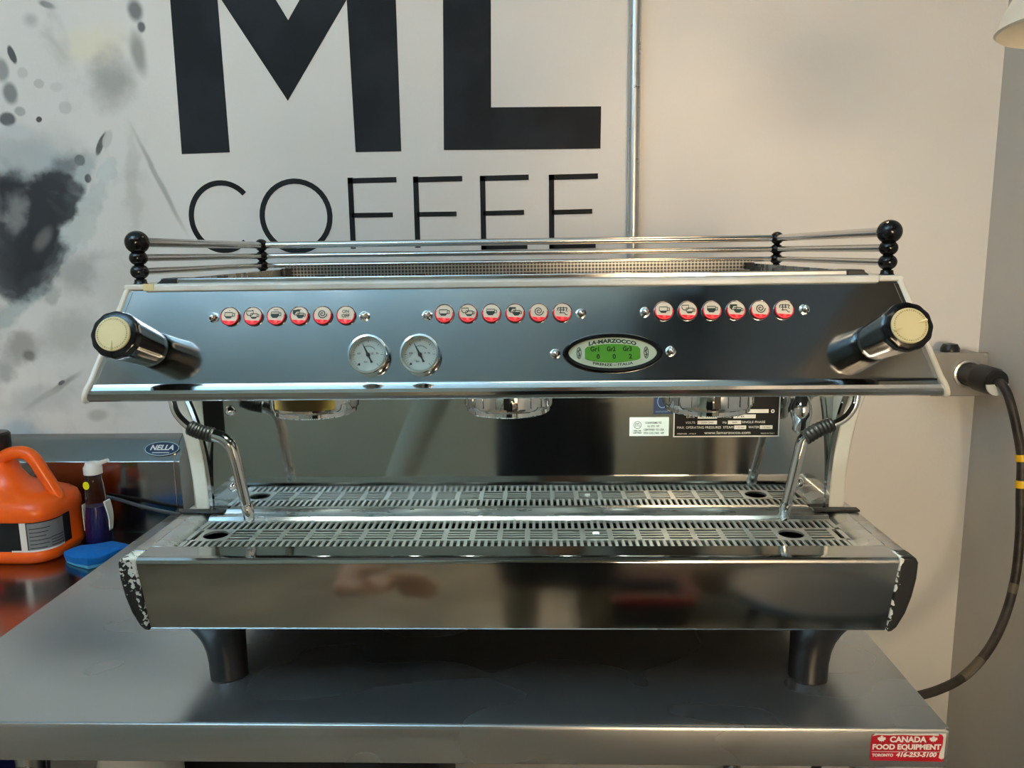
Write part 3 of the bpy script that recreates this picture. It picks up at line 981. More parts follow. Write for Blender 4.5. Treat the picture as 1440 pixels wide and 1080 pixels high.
def icon_mesh(kind):
    w = 0.055
    mb = MB()
    if kind == 'one_small':
        mb = strokes([shift(CUP, 0, 0), HANDLE], w)
        fillpoly(mb, [(-.27, -.08), (.17, -.08), (.06, -.18), (-.16, -.18)])
    elif kind == 'two_small':
        mb = strokes([shift(CUP, -.13, .12, .85), shift(CUP, .13, -.07, .85), shift(HANDLE, .13, -.07, .85)], w)
        fillpoly(mb, [(-.10, -.14), (.28, -.14), (.19, -.22), (-.01, -.22)])
    elif kind == 'one_large':
        mb = strokes([shift(CUP, 0, 0), HANDLE], w)
        fillpoly(mb, [(-.28, .05), (.18, .05), (.18, -.06), (.07, -.18), (-.17, -.18), (-.28, -.06)])
    elif kind == 'two_large':
        mb = strokes([shift(CUP, -.13, .12, .85), shift(CUP, .13, -.07, .85), shift(HANDLE, .13, -.07, .85)], w)
        fillpoly(mb, shift([(-.28, .16), (.18, .16), (.18, .05), (-.05, .05), (-.16, -.16), (-.28, -.06)], -.13, .12, .85))
        fillpoly(mb, shift([(-.28, .05), (.18, .05), (.18, -.06), (.07, -.18), (-.17, -.18), (-.28, -.06)], .13, -.07, .85))
    elif kind == 'spiral':
        pl = []
        for i in range(49):
            a = i / 48 * 2 * PI * 2.0
            r = .03 + .27 * i / 48
            pl.append((r * math.cos(a), r * math.sin(a)))
        mb = strokes([pl], 0.06)
    elif kind == 'jet':
        mb = strokes([[(-.30, .20), (.30, .20)], [(-.30, .20), (-.30, .02)], [(-.12, .26), (-.12, -.16)], [(.06, .26), (.06, -.02)], [(.30, .20), (.22, .0), (.32, -.02)],
                      [(-.20, -.12), (.12, -.12), (.20, -.24), (.30, -.26)], [(-.22, .06), (.14, .06)]], w)
    return mb


KINDS = ['one_small', 'two_small', 'one_large', 'two_large', 'spiral']
BR = 0.0107
ICON_ME = {}


def ring_lathe(F, prof, n=32):
    return MB().lathe(prof, F, n)


for gi, gu in enumerate((-0.2365, -0.0046, 0.2287)):
    for k in range(6):
        F = FP(gu + (k - 2.5) * 0.0252, 0.0735 + 0.0004 * gi)
        face = ring_lathe(F, [(0.0095, 0.0), (0.0095, 0.0028), (0.0088, 0.0036), (0.0001, 0.0039)]).build('button', 'btnface', EM)
        ring_lathe(F, [(0.0094, 0.001), (0.0096, 0.0034), (0.0102, 0.0036), (0.0106, 0.0026), (0.0106, 0.0)]).build('bezel', 'btnrim', face)
        arc = [math.radians(a) for a in range(-196, 17, 12)]
        MB().loft([[F @ Vector((r * math.cos(a), r * math.sin(a), z)) for r, z in ((0.0086, 0.003), (0.0088, 0.0041), (0.0097, 0.0040), (0.0098, 0.003))] for a in arc]).build('light_ring', 'btnred', face)
        # lit lower segment
        seg = [(0.0086 * math.cos(math.radians(a)), 0.0086 * math.sin(math.radians(a))) for a in range(-148, -31, 9)]
        mb = MB()
        mb.add([F @ Vector((x, y, 0.0042)) for x, y in seg], [tuple(range(len(seg)))])
        mb.build('lit_segment', 'btnred', face, smooth=False)
        ring_lathe(F @ Matrix.Translation((0, -0.0064, 0.0)), [(0.0016, 0.004), (0.0014, 0.0046), (0.0001, 0.0048)], 12).build('indicator_led', 'led', face)
        kind = KINDS[k] if k < 5 else ('onoff' if gi == 0 else 'jet')
        if kind == 'onoff':
            text('icon', 'ON', 'icon', face, F @ Matrix.Translation((0, 0.0036, 0.0042)), 0.0034, 0.0072, bold=0.0001)
            text('icon', 'OFF', 'icon', face, F @ Matrix.Translation((0, -0.0012, 0.0042)), 0.0034, 0.0086, bold=0.0001)
        else:
            mb = icon_mesh(kind)
            mb.xform(F @ Matrix.Translation((0, 0.0012 if kind != 'spiral' else 0.0014, 0.0042)) @ Matrix.Scale(0.0168, 4))
            mb.build('icon', 'icon', face, smooth=False)
            if gi == 0 and k < 4:
                nb = (1, 1, 4, 4)[k]
                MB().add([F @ Vector((x, y, 0.0042)) for x, y in ((-.0006 * nb, .0059), (.0006 * nb, .0059), (.0006 * nb, .0065), (-.0006 * nb, .0065))], [(0, 1, 2, 3)]).build('icon', 'icon', face, smooth=False)


def dome_nut(u, v):
    F = FP(u, v)
    MB().lathe([(0.0056, 0), (0.0056, 0.0008), (0.0042, 0.0012), (0.0042, 0.0042), (0.0034, 0.0062), (0.0018, 0.0074), (0.0001, 0.0077)], F, 20).build('dome_nut', 'chrome', EM)


for u, v in ((-0.3178, .0727), (-0.1537, .0724), (-0.0861, .0725), (0.0782, .0729), (0.1460, .0737), (0.3135, .0749), (0.0504, .0293), (0.1717, .0312)):
    dome_nut(u, v)

# ---- pressure gauges
for gi, u in enumerate((-0.1473, -0.0924)):
    F = FP(u, 0.0290)
    g = MB().lathe([(0.0205, 0.0), (0.0205, 0.0085), (0.0212, 0.0125), (0.0206, 0.0142), (0.0188, 0.0144), (0.0178, 0.0130), (0.0176, 0.0080)], F, 40).build('pressure_gauge', 'chrome', EM)
    disc(F, 0.0182, 0.0182, 0.006, 0.0082).build('dial', 'dial', g)
    # needle: tapered, up-left, with counterweight
    a = math.radians(117 if gi == 0 else 118)
    d = Vector((math.cos(a), math.sin(a), 0))
    s_ = Vector((-d.y, d.x, 0))
    pts = [d * .0135 + s_ * .0002, d * .0135 - s_ * .0002, -s_ * .0012, d * -.006 - s_ * .0007, d * -.0095 - s_ * .0012, d * -.0095 + s_ * .0012, d * -.006 + s_ * .0007, s_ * .0012]
    MB().loft([[F @ (p + Vector((0, 0, z))) for p in pts] for z in (.0088, .0094)]).build('needle', 'ink', g, smooth=False)
    MB().lathe([(0.0021, 0.0084), (0.0019, 0.0099), (0.0001, 0.0101)], F, 16).build('needle_hub', 'ink', g)
    mb = MB()
    for t in range(0, 31):
        aa = math.radians(225 - t * 9)
        big = t % 5 == 0
        r0, r1, w = (0.0135, 0.0162, 0.0005) if big else (0.0150, 0.0162, 0.0003)
        dd = Vector((math.cos(aa), math.sin(aa), 0))
        ss = Vector((-dd.y, dd.x, 0)) * w / 2
        mb.add([F @ (p + Vector((0, 0, .0084))) for p in (dd * r0 + ss, dd * r0 - ss, dd * r1 - ss, dd * r1 + ss)], [(0, 1, 2, 3)])
    for t in range(12):
        aa = math.radians(112 - t * 6.5)
        dd = Vector((math.cos(aa), math.sin(aa), 0)) * 0.0092
        mb.add([F @ (dd + Vector((x, y, .0084))) for x, y in ((-.0003, -.0005), (.0003, -.0005), (.0003, .0005), (-.0003, .0005))], [(0, 1, 2, 3)])
    aa = math.radians(228)
    dd = Vector((math.cos(aa), math.sin(aa), 0)) * 0.0138
    mb.add([F @ (dd + Vector((x, y, .0084))) for x, y in ((-.0012, -.0010), (.0010, -.0013), (.0013, .0009), (-.0009, .0012))], [(0, 1, 2, 3)])
    mb.build('scale_marks', 'ink', g, smooth=False)
    text('scale_numbers', '0     2.5' if gi == 0 else '0     15', 'ink', g, F @ Matrix.Translation((0, 0.0012, .0084)), 0.0019, 0.0225)
    text('scale_numbers', 'bar', 'ink', g, F @ Matrix.Translation((-.002, -0.0075, .0084)), 0.0022)

# ---- oval display
F = FP(0.1104, 0.0295)
N = 64


def lens(rx, ry, z, n=N):
    """pointed oval"""
    out = []
    for i in range(n):
        a = 2 * PI * i / n
        c, s = math.cos(a), math.sin(a)
        out.append(F @ Vector((rx * math.copysign(abs(c) ** 0.92, c), ry * math.copysign(abs(s) ** 1.12, s), z)))
    return out


dsp = MB().loft([lens(.0525, .0212, 0), lens(.0525, .0212, .004), lens(.0505, .0198, .0062), lens(.0466, .0166, .0058), lens(.0460, .0162, .003)], cap1=False).build('display', 'blackgloss', EM)
dsp['label'] = 'black oval bezel with green lit display'
MB().loft([lens(.0462, .0163, 0.002), lens(.0462, .0163, .0036)]).build('display_plate', 'dispface', dsp)
pts = []
for i in range(15):
    t = i / 14
    x = -.0265 + .053 * t
    pts.append((x, .0095 - 0.0030 * ((x / .0265) ** 2)))
pts += [(.0290, .004), (.0290, -.006)]
for i in range(15):
    t = i / 14
    x = .0265 - .053 * t
    pts.append((x, -.0105 + 0.0030 * ((x / .0265) ** 2)))
pts += [(-.0290, -.006), (-.0290, .004)]
MB().loft([[F @ Vector((x, y, z)) for x, y in pts] for z in (.0034, .0040)]).build('lcd_screen', 'lcd', dsp, smooth=False)
for i, (t1, t2) in enumerate((('Gr1', '0'), ('Gr2', '0'), ('Gr3', '2'))):
    x = (-0.0182, -0.0015, 0.0155)[i]
    text('lcd_text', t1, 'lcdtxt', dsp, F @ Matrix.Translation((x, 0.0038, 0.0042)), 0.0047, 0.0092, bold=0.00022)
    text('lcd_text', t2, 'lcdtxt', dsp, F @ Matrix.Translation((x + .003, -0.0043, 0.0042)), 0.0047, bold=0.00022)
text('lettering', 'LA·MARZOCCO', 'icon', dsp, F @ Matrix.Translation((0, 0.0125, 0.0038)), 0.0038, 0.050, arch=5.0, bold=0.00028)
text('lettering', 'FIRENZE – ITALIA', 'icon', dsp, F @ Matrix.Translation((0, -0.0130, 0.0038)), 0.0025, 0.042, arch=-4.5, bold=0.0001)
for s in (-1, 1):
    G = F @ Matrix.Translation((s * 0.0352, 0.0, 0.0037))
    segs = [[(.0022 * math.cos(a * PI / 12), .0060 * math.sin(a * PI / 12)) for a in range(25)], [(-.0008, -.0046), (.0012, -.0014), (-.0012, .0010), (.0008, .0042)],
            [(-.0014, .0024), (.0014, .0030)], [(-.0014, -.0020), (.0014, -.0028)], [(.0, -.0050), (.0002, .005)]]
    segs[0][-1] = segs[0][0]
    strokes(segs, 0.0008).xform(G).build('emblem', 'icon', dsp, smooth=False)

# ---- steam knobs
for s in (-1, 1):
    F = FP(s * 0.3845, 0.0392)
    rings = []
    nf = 72
    for r, z in ((0.0185, 0.0), (0.0200, 0.003), (0.0208, 0.015), (0.0224, 0.045), (0.0240, 0.066), (0.0244, 0.070), (0.0236, 0.0742), (0.0205, 0.0760)):
        ring = []
        for i in range(nf):
            a = 2 * PI * i / nf
            fl = 1 - 0.028 * (0.5 - 0.5 * math.cos(12 * a)) * min(1, z / 0.01)
            ring.append(F @ Vector((r * fl * math.cos(a), r * fl * math.sin(a), z)))
        rings.append(ring)
    kb = MB().loft(rings).build('steam_knob', 'blackgloss', EM)
    MB().lathe([(0.0172, 0.0735), (0.0172, 0.0777), (0.0164, 0.0785), (0.0001, 0.0788)], F, 40).build('knob_disc', 'cream', kb)
    # embossed ring of lettering on the disc
    mb = MB()
    for i in range(44):
        a = 2 * PI * i / 44
        d = Vector((math.cos(a), math.sin(a), 0))
        t = Vector((-d.y, d.x, 0)) * (0.0005 if i % 3 else 0.0008)
        mb.add([F @ (p + Vector((0, 0, 0.0790))) for p in (d * .0140 - t, d * .0154 - t, d * .0154 + t, d * .0140 + t)], [(0, 1, 2, 3)])
    mb.build('knob_print', 'creamdark', kb, smooth=False)
    ang = (math.radians(272) if s < 0 else math.radians(18))
    for q in (0, 1):
        d = Vector((math.cos(ang + q * PI), math.sin(ang + q * PI), 0))
        t = Vector((-d.y, d.x, 0))
        if s < 0 and q == 1:
            continue
        b0 = [d * .0165 + t * (.0022 if s > 0 else .0012), d * .0165 - t * (.0022 if s > 0 else .0012), d * .0065]
        mb = MB().add([F @ (p + Vector((0, 0, .0783))) for p in b0] + [F @ (d * .0165 + Vector((0, 0, .0810))), F @ (d * .0070 + Vector((0, 0, .0791)))], [(0, 1, 3), (0, 3, 4, 2), (1, 2, 4, 3), (0, 2, 1)])
        mb.build('pointer_ridge', 'cream', kb, smooth=False)

# ---- backsplash, plates and stickers
BY = 1.018
MB().box(U(-0.4180), U(0.4180), BY, BY + 0.004, 1.086, 1.277).build('backsplash', 'splash', EM, smooth=False)
MB().box(U(-0.42), U(0.42), BY + .0045, 1.31, 1.02, 1.277).build('boiler_housing', 'black', EM)


def pu(x):
    return 0.211 + (x - 440) * 0.0001476


def pzc(y):
    return 1.1855 + (415 - y) * 0.000150


YP = BY - 0.0006
rp = MB().box(U(pu(437)), U(pu(1377)), YP - .0004, BY, pzc(418), 1.262).build('rating_plate', 'platesilver', EM, smooth=False)
rp['label'] = 'black rating plate with silver border'
MB().box(U(pu(447)), U(pu(1366)), YP - .0008, YP, pzc(407), 1.260).build('plate_field', 'plateblack', rp, smooth=False)


def fpl(x, y, dn=0.0010):
    return frame((U(pu(x)), YP - dn, pzc(y)), (1, 0, 0), (0, 0, 1))


for x0, x1, y0, y1 in ((1040, 1275, 170, 203), (967, 1163, 216, 250), (651, 822, 216, 250), (650, 822, 270, 302), (920, 1036, 270, 302), (977, 1082, 315, 347), (1204, 1315, 315, 347)):
    MB().box(U(pu(x0)), U(pu(x1)), YP - .0012, YP, pzc(y1), pzc(y0)).build('blank_field', 'platesilver', rp, smooth=False)
for s_, x, y, h, w in (('VOLTS', 586, 287, .0030, 85), ('Hz', 890, 287, .0030, 34), ('SINGLE PHASE', 1146, 285, .0030, 205), ('MAX. OPERATING PRESSURES', 664, 331, .0032, 390),
                       ('STEAM', 924, 331, .0032, 90), ('WATER', 1150, 331, .0032, 96), ('www.lamarzocco.com', 918, 379, .0038, 410), ('DATE', 586, 236, .0028, 72), ('TYPE', 910, 236, .0028, 76),
                       ('FIRENZE - ITALY', 556, 387, .0018, 170), ('MADE IN ITALY', 1274, 387, .0018, 120)):
    text('lettering', s_, 'platesilver', rp, fpl(x, y), h, w * 0.0001476)
for s_, x, y, w in (('220-240', 736, 286, 110), ('60', 978, 286, 40), ('1,5 bar', 1030, 331, 70), ('12 bar', 1260, 331, 70), ('2008', 736, 234, 90), ('FB', 1030, 234, 60)):
    text('lettering', s_, 'ink', rp, fpl(x, y, .0014), .0024, w * 0.0001476)
strokes([[(0.0018 * math.cos(a * PI / 10), 0.0018 * math.sin(a * PI / 10)) for a in range(20)] + [(0.0018, 0.0)]], 0.0014).xform(fpl(1312, 188)).build('plate_ring', 'platesilver', rp, smooth=False)

sk = MB().box(U(0.1527), U(0.2047), YP, BY, 1.1868, 1.2122).build('certification_sticker', 'stickerwhite', EM, bevel=0.0002, smooth=False)
for s_, x, y, h, w in (('CONFORMS TO', 258, 287, .0026, 145), ('UL STD. 197', 258, 318, .0026, 105), ('CERTIFIED TO CSA', 263, 349, .0026, 180), ('STD C22.2 NO. 109', 263, 380, .0026, 180), ('3056 705', 116, 357, .0014, 66), ('LISTED', 116, 376, .0020, 76)):
    text('lettering', s_, 'icon', sk, fpl(x, y, .0003), h, w * 0.0001476, bold=0.0001)
strokes([[(0.0048 * math.cos(a * PI / 16), 0.0048 * math.sin(a * PI / 16)) for a in range(33)]], 0.0007).xform(fpl(117, 306, .0003)).build('etl_ring', 'icon', sk, smooth=False)
text('lettering', 'ETL', 'icon', sk, fpl(117, 306, .0003), .0042, .0062, bold=0.0001)
bs = MB().box(U(pu(258)), U(pu(428)), YP, BY, pzc(208), 1.268).build('blue_sticker', 'stickerblue', EM, smooth=False)
strokes([[(0.0062 * math.cos(a * PI / 16), 0.0085 * math.sin(a * PI / 16)) for a in range(33)]], 0.0012).xform(fpl(335, 95, .0003)).build('sticker_ring', 'lightblue', bs, smooth=False)
text('lettering', 'SANITATION', 'lightblue', bs, fpl(330, 187, .0003), .0022, 110 * .0001476)
MB().box(U(-0.4178), U(-0.3910), YP - .0015, BY, 1.1920, 1.27).build('black_cover_plate', 'plateblack', EM, bevel=0.0008)
for u, z in ((-0.3813, 1.2245), (0.3773, 1.1224), (-0.3850, 1.1190)):
    MB().lathe([(0.0075, 0), (0.0075, 0.0008), (0.0058, 0.0012), (0.0058, 0.0040), (0.0035, 0.0068), (0.0001, 0.0078)], frame((U(u), BY, z), (1, 0, 0), (0, 0, 1)), 20).build('dome_screw', 'chrome', EM)

# ---- group heads
for gi, u in enumerate((-0.2400, -0.0040, 0.2350)):
    c = (U(u), 0.930, 0)
    g = MB().lathe([(0.030, 1.279), (0.0515, 1.272), (0.0530, 1.2685), (0.0530, 1.2500), (0.0522, 1.2478), (0.0505, 1.2472), (0.0500, 1.2462), (0.0500, 1.2420), (0.0485, 1.2405), (0.0440, 1.2405), (0.0430, 1.2450), (0.0001, 1.2450)], c=c, n=56).build('group_head', 'chrome', EM, angle=25)
    MB().lathe([(0.0001, 1.2440), (0.0300, 1.2440), (0.0305, 1.2452)], c=c, n=40).build('shower_screen', 'grate', g)
    # lugs around the collar
    for k in range(9):
        a = math.radians(200 + k * 17.5)
        if gi == 0 and 215 < 200 + k * 17.5 < 325:
            continue
        d = Vector((math.cos(a), math.sin(a), 0))
        t = Vector((-d.y, d.x, 0))
        p = Vector(c) + d * 0.0532
        MB().loft([[p + t * w + Vector((0, 0, z)) + d * q for w, q in ((-.0035, -.0012), (.0035, -.0012), (.0035, .0008), (-.0035, .0008))] for z in (1.2515, 1.2660)]).build('collar_lug', 'black' if k == 4 else 'chrome', g, smooth=False)
    if gi == 0:
        ring = []
        for z in (1.2515, 1.2655):
            ring.append([Vector(c) + Vector((0.0534 * math.cos(math.radians(a)), 0.0534 * math.sin(math.radians(a)), z)) for a in range(226, 312, 5)] +
                        [Vector(c) + Vector((0.0530 * math.cos(math.radians(a)), 0.0530 * math.sin(math.radians(a)), z)) for a in range(311, 225, -5)])
        lb = MB().loft(ring).build('warning_label', 'yellow', g)
        lb['label'] = 'yellow label around the collar'

# ---- small LEDs under the canopy
for u in (-0.310, -0.165, -0.078, 0.075, 0.165, 0.308):
    lp = MB().lathe([(0.0075, 1.2762), (0.0075, 1.2735), (0.0062, 1.2735), (0.0062, 1.2755)], c=(U(u), 0.900, 0), n=20).build('led_lamp', 'chrome', EM)
    MB().lathe([(0.0060, 1.2756), (0.0055, 1.2738), (0.0001, 1.2736)], c=(U(u), 0.900, 0), n=20).build('led_lens', 'lamp', lp)

# ---- steam wands
def wand(name, top, tubepts, grip, lower, tip):
    w = MB().tube(spline(tubepts, 6), 0.0048, 14).build('steam_wand', 'chrome', EM)
    pts = spline(grip, 8)
    rad = [0.0090 + (0.0006 if i % 2 else -0.0003) for i in range(len(pts))]
    rad[0] = rad[-1] = 0.0080
    MB().tube(pts, 0.009, 16, radii=rad).build('wand_grip', 'rubber', w)
    pts = spline(lower, 6)
    nn_ = len(pts)
    MB().tube(pts, 0.006, 14, radii=[0.0078 - 0.0016 * i / nn_ for i in range(nn_)]).build('wand_pipe', 'chrome', w)
    a, b = Vector(tip[0]), Vector(tip[1])
    MB().tube([a, a.lerp(b, .1), a.lerp(b, .85), b], 0.006, 14, radii=[0.0058, 0.0074, 0.0068, 0.0045]).build('wand_tip', 'chrome', w)


wand('left', None, [(-0.452, 0.940, 1.278), (-0.452, 0.938, 1.258), (-0.446, 0.935, 1.238), (-0.428, 0.931, 1.221), (-0.412, 0.930, 1.215)],
     [(-0.430, 0.931, 1.222), (-0.416, 0.930, 1.216), (-0.399, 0.929, 1.212)],
     [(-0.404, 0.929, 1.2135), (-0.390, 0.929, 1.209), (-0.379, 0.929, 1.198), (-0.374, 0.929, 1.178), (-0.370, 0.930, 1.150), (-0.366, 0.931, 1.122)],
     ((-0.366, 0.931, 1.124), (-0.3625, 0.932, 1.100)))
wand('right', None, [(0.391, 0.955, 1.278), (0.391, 0.954, 1.256), (0.388, 0.953, 1.238), (0.375, 0.951, 1.222), (0.352, 0.950, 1.212)],
     [(0.362, 0.950, 1.2165), (0.345, 0.949, 1.210), (0.327, 0.948, 1.199)],
     [(0.330, 0.948, 1.201), (0.3255, 0.948, 1.196), (0.322, 0.947, 1.180), (0.316, 0.946, 1.150), (0.309, 0.945, 1.117)],
     ((0.309, 0.945, 1.119), (0.3050, 0.944, 1.096)))
# hot water spout beside the right wand
sp = MB().lathe([(0.010, 1.277), (0.010, 1.262), (0.0062, 1.260), (0.0062, 1.250), (0.0085, 1.246), (0.0125, 1.236), (0.0135, 1.226), (0.0120, 1.219), (0.0105, 1.216), (0.0105, 1.204), (0.0080, 1.201), (0.0001, 1.201)], c=(0.332, 0.975, 0), n=24).build('water_spout', 'chrome', EM)
MB().lathe([(0.0112, 1.277), (0.0112, 1.261), (0.0060, 1.2605)], c=(0.332, 0.975, 0), n=24).build('spout_collar', 'black', sp)

# ---- base: front panel, top frame, end caps, arms
zt, zb = 1.085, 0.9955


def bw(z):
    return 0.4272 + (0.4372 - 0.4272) * (z - zb) / (zt - zb)


prof = [(0.8860, 1.0846), (0.8580, 1.0850), (0.8560, 1.0850), (0.8515, 1.0842), (0.8490, 1.0822), (0.8480, 1.0795), (0.8480, 1.0780), (0.8483, 1.0500), (0.8492, 1.0150), (0.8500, 0.9985), (0.8515, 0.9960), (0.8560, 0.9950)]
ri = []
for s in (-1, 1):
    ri.append([(U(s * bw(z)), y, z) for y, z in prof])
n = len(prof)
mb = MB()
vs_ = ri[0] + ri[1] + [(x, y + .003, z - (.002 if i < 5 else 0)) for i, (x, y, z) in enumerate(ri[0])] + [(x, y + .003, z - (.002 if i < 5 else 0)) for i, (x, y, z) in enumerate(ri[1])]
fs = []
for i in range(n - 1):
    fs.append((i, i + 1, n + i + 1, n + i))
    fs.append((2 * n + i, 3 * n + i, 3 * n + i + 1, 2 * n + i + 1))
    fs.append((i, 2 * n + i, 2 * n + i + 1, i + 1))
    fs.append((n + i, n + i + 1, 3 * n + i + 1, 3 * n + i))
fs += [(0, n, 3 * n, 2 * n), (n - 1, 3 * n - 1, 4 * n - 1, 2 * n - 1)]
mb.add(vs_, fs).build('base_front_panel', 'basesteel', EM, angle=25)
MB().box(U(-0.425), U(0.425), 0.866, 1.315, 0.995, 1.045).build('base_body', 'black', EM)
CAP = [(0.4378, 1.0855), (0.4520, 1.0858), (0.4562, 1.0835), (0.4585, 1.0790), (0.4578, 1.0600), (0.4540, 1.0380), (0.4480, 1.0180), (0.4395, 1.0010), (0.4340, 0.9960), (0.4278, 0.9948)]
for s in (-1, 1):
    cap = [(X0 + s * u, z) for u, z in CAP]
    mb = MB().loft([[(x, y, z) for x, z in cap] for y in (0.8472, 0.8720)])
    mb.build('end_cap', 'chipleft' if s < 0 else 'chipright', EM, origin=(U(s * 0.4355), 0.847, 1.0858), bevel=0.0028, seg=3)
    arm = [(X0 + s * (u - 0.0006), z - 0.0006) for u, z in CAP]
    MB().loft([[(x, y, z) for x, z in arm] for y in (0.8724, 1.315)]).build('base_arm', 'brushed', EM, bevel=0.0012)
    # sloped channel between the grate and the arm
    ch_ = [(s * 0.4120, 1.0795), (s * 0.4230, 1.0846), (s * 0.4372, 1.0850), (s * 0.4372, 1.0800), (s * 0.4240, 1.0790), (s * 0.4120, 1.0760)]
    MB().loft([[(X0 + a, y, b) for a, b in ch_] for y in (0.8862, 1.0175)]).build('tray_side_rim', 'traysteel', EM, bevel=0.0005)
    a, b = sorted((U(s * 0.3960), U(s * 0.4560)))
    MB().box(a, b, 1.0040, 1.0170, 1.0852, 1.0880).build('rubber_strip', 'rubber', EM, bevel=0.0008)
# rear rim of the drip tray
MB().prism([(0.9915, 1.0790), (0.9960, 1.0838), (1.0030, 1.0846), (1.0110, 1.0850), (1.0175, 1.0880), (1.0175, 1.0790)], 'x', U(-0.4120), U(0.4120)).build('tray_rear_rim', 'traysteel', EM, bevel=0.0005)
MB().box(U(-0.4235), U(0.4235), 0.8662, 1.0175, 1.0460, 1.0490).build('tray_bottom', 'cavity', EM, smooth=False)

# ---- drip grate: frame with bars and slats
gz0, gz1 = 1.0772, 1.0800
gu0, gu1 = -0.4115, 0.4115
yr = [0.8866, 0.8925, 0.9170, 0.9215, 0.9545, 0.9590, 0.9865, 0.9912]
GR = MB()
for a, b in ((0, 1), (2, 3), (4, 5), (6, 7)):
    GR.box(U(gu0), U(gu1), yr[a], yr[b], gz0, gz1)
for a, b in ((gu0, gu0 + .006), (gu1 - .006, gu1)):
    GR.box(U(a), U(b), yr[1], yr[6], gz0, gz1)
# round finger openings near both ends: plate with a hole
BP = 0.0345
hole_us = (-0.3640, 0.3600)
nblk = 23
centers = [(i - (nblk - 1) / 2) * BP for i in range(nblk)]
hole_idx = [min(range(nblk), key=lambda i: abs(centers[i] - h)) for h in hole_us]
for i in range(nblk + 1):
    u = (i - nblk / 2) * BP
    if not any(i in (h, h + 1) for h in hole_idx):
        GR.box(U(u - 0.0033), U(u + 0.0033), yr[3], yr[4], gz0, gz1)
for h in hole_idx:
    uc = centers[h]
    yc = (yr[3] + yr[4]) / 2
    nn_ = 32
    hw, hh = BP / 2 + .0033, (yr[4] - yr[3]) / 2
    outer, inner = [], []
    for k in range(nn_):
        a = 2 * PI * k / nn_ + PI / 4
        c, s = math.cos(a), math.sin(a)
        q = 1 / max(abs(c), abs(s))
        outer.append((U(uc) + hw * c * q, yc + hh * s * q))
        inner.append((U(uc) + 0.0155 * c, yc + 0.0152 * s))
    for k in range(nn_):
        j = (k + 1) % nn_
        GR.prism([outer[k], outer[j], inner[j], inner[k]], 'z', gz0, gz1)
GRO = GR.build('drip_grate', 'grate', EM, smooth=False)
pitch = 0.00838
nb = 97
bar_me = {}
for row, (ya, yb) in enumerate(((yr[1], yr[2]), (yr[5], yr[6]))):
    proto = None
    for i in range(nb):
        u = (i - (nb - 1) / 2) * pitch
        if proto is None:
            proto = MB().box(U(u) - 0.0019, U(u) + 0.0019, ya - .0002, yb + .0002, gz0, gz1 - .0002).build('bar', 'grate', GRO, origin=(U(u), (ya + yb) / 2, gz1), smooth=False)
        else:
            link('bar', proto.data, GRO, (U(u), (ya + yb) / 2, gz1))
proto = None
for i in range(nblk):
    if i in hole_idx:
        continue
    for k in range(3):
        y = yr[3] + (yr[4] - yr[3]) * (k + 1) / 4
        org = (U(centers[i]), y, gz1)
        if proto is None:
            proto = MB().box(org[0] - BP / 2, org[0] + BP / 2, y - 0.0021, y + 0.0021, gz0, gz1 - .0002).build('slat', 'grate', GRO, origin=org, smooth=False)
        else:
            link('slat', proto.data, GRO, org)

# a drop of foam on the grate
dr = MB().sphere((0.072, 0.940, 1.0805), 0.0042, 14, 8, (1.1, 1, .45)).build('milk_drop', 'capwhite')
tag(dr, 'small white drop lying on the drip grate right of its middle', 'drop')

# ---- feet: flaring outwards
for s in (-1, 1):
    for y in (0.918, 1.255):
        rings = []
        for z, r, sh in ((0.9002, 0.0225, 0), (0.9015, 0.0236, 0), (0.922, 0.0238, 0.0003), (0.938, 0.0248, 0.0016), (0.952, 0.0272, 0.0040), (0.963, 0.0305, 0.0070), (0.972, 0.0345, 0.0100), (0.981, 0.0395, 0.0120), (0.9945, 0.0450, 0.0130)):
            rings.append([(U(s * (0.3672 + sh)) + r * math.cos(2 * PI * k / 32), y + r * .95 * math.sin(2 * PI * k / 32), z) for k in range(32)])
        MB().loft(rings).build('foot', 'black', EM)

# ================================================================== wall outlet, plug and cable
OB = empty('outlet_box', (0.82, 1.6, 1.184))
tag(OB, 'grey metal outlet box mounted on the wall right of the machine', 'outlet box')
MB().box(0.772, 0.868, 1.530, 1.5985, 1.144, 1.224).build('box_body', 'boxgrey', OB, bevel=0.004)
MB().box(0.768, 0.872, 1.526, 1.530, 1.141, 1.227).build('cover_plate', 'boxgrey', OB, bevel=0.0015)
for x, z in ((0.776, 1.146), (0.866, 1.221)):
    MB().lathe([(0.0042, 0), (0.0036, 0.0015), (0.0001, 0.002)], frame((x, 1.526, z), (1, 0, 0), (0, 0, 1)), 14).build('screw', 'chrome', OB)
MB().lathe([(0.0175, 1.2245), (0.0175, 1.232), (0.013, 1.240), (0.0001, 1.242)], c=(0.815, 1.560, 0), n=24).build('knockout_cap', 'black', OB)
MB().lathe([(0.027, 0.0), (0.027, 0.006), (0.0235, 0.007), (0.0235, 0.002)], frame((0.833, 1.526, 1.186), (1, 0, 0), (0, 0, 1)), 28).build('receptacle', 'galv', OB)

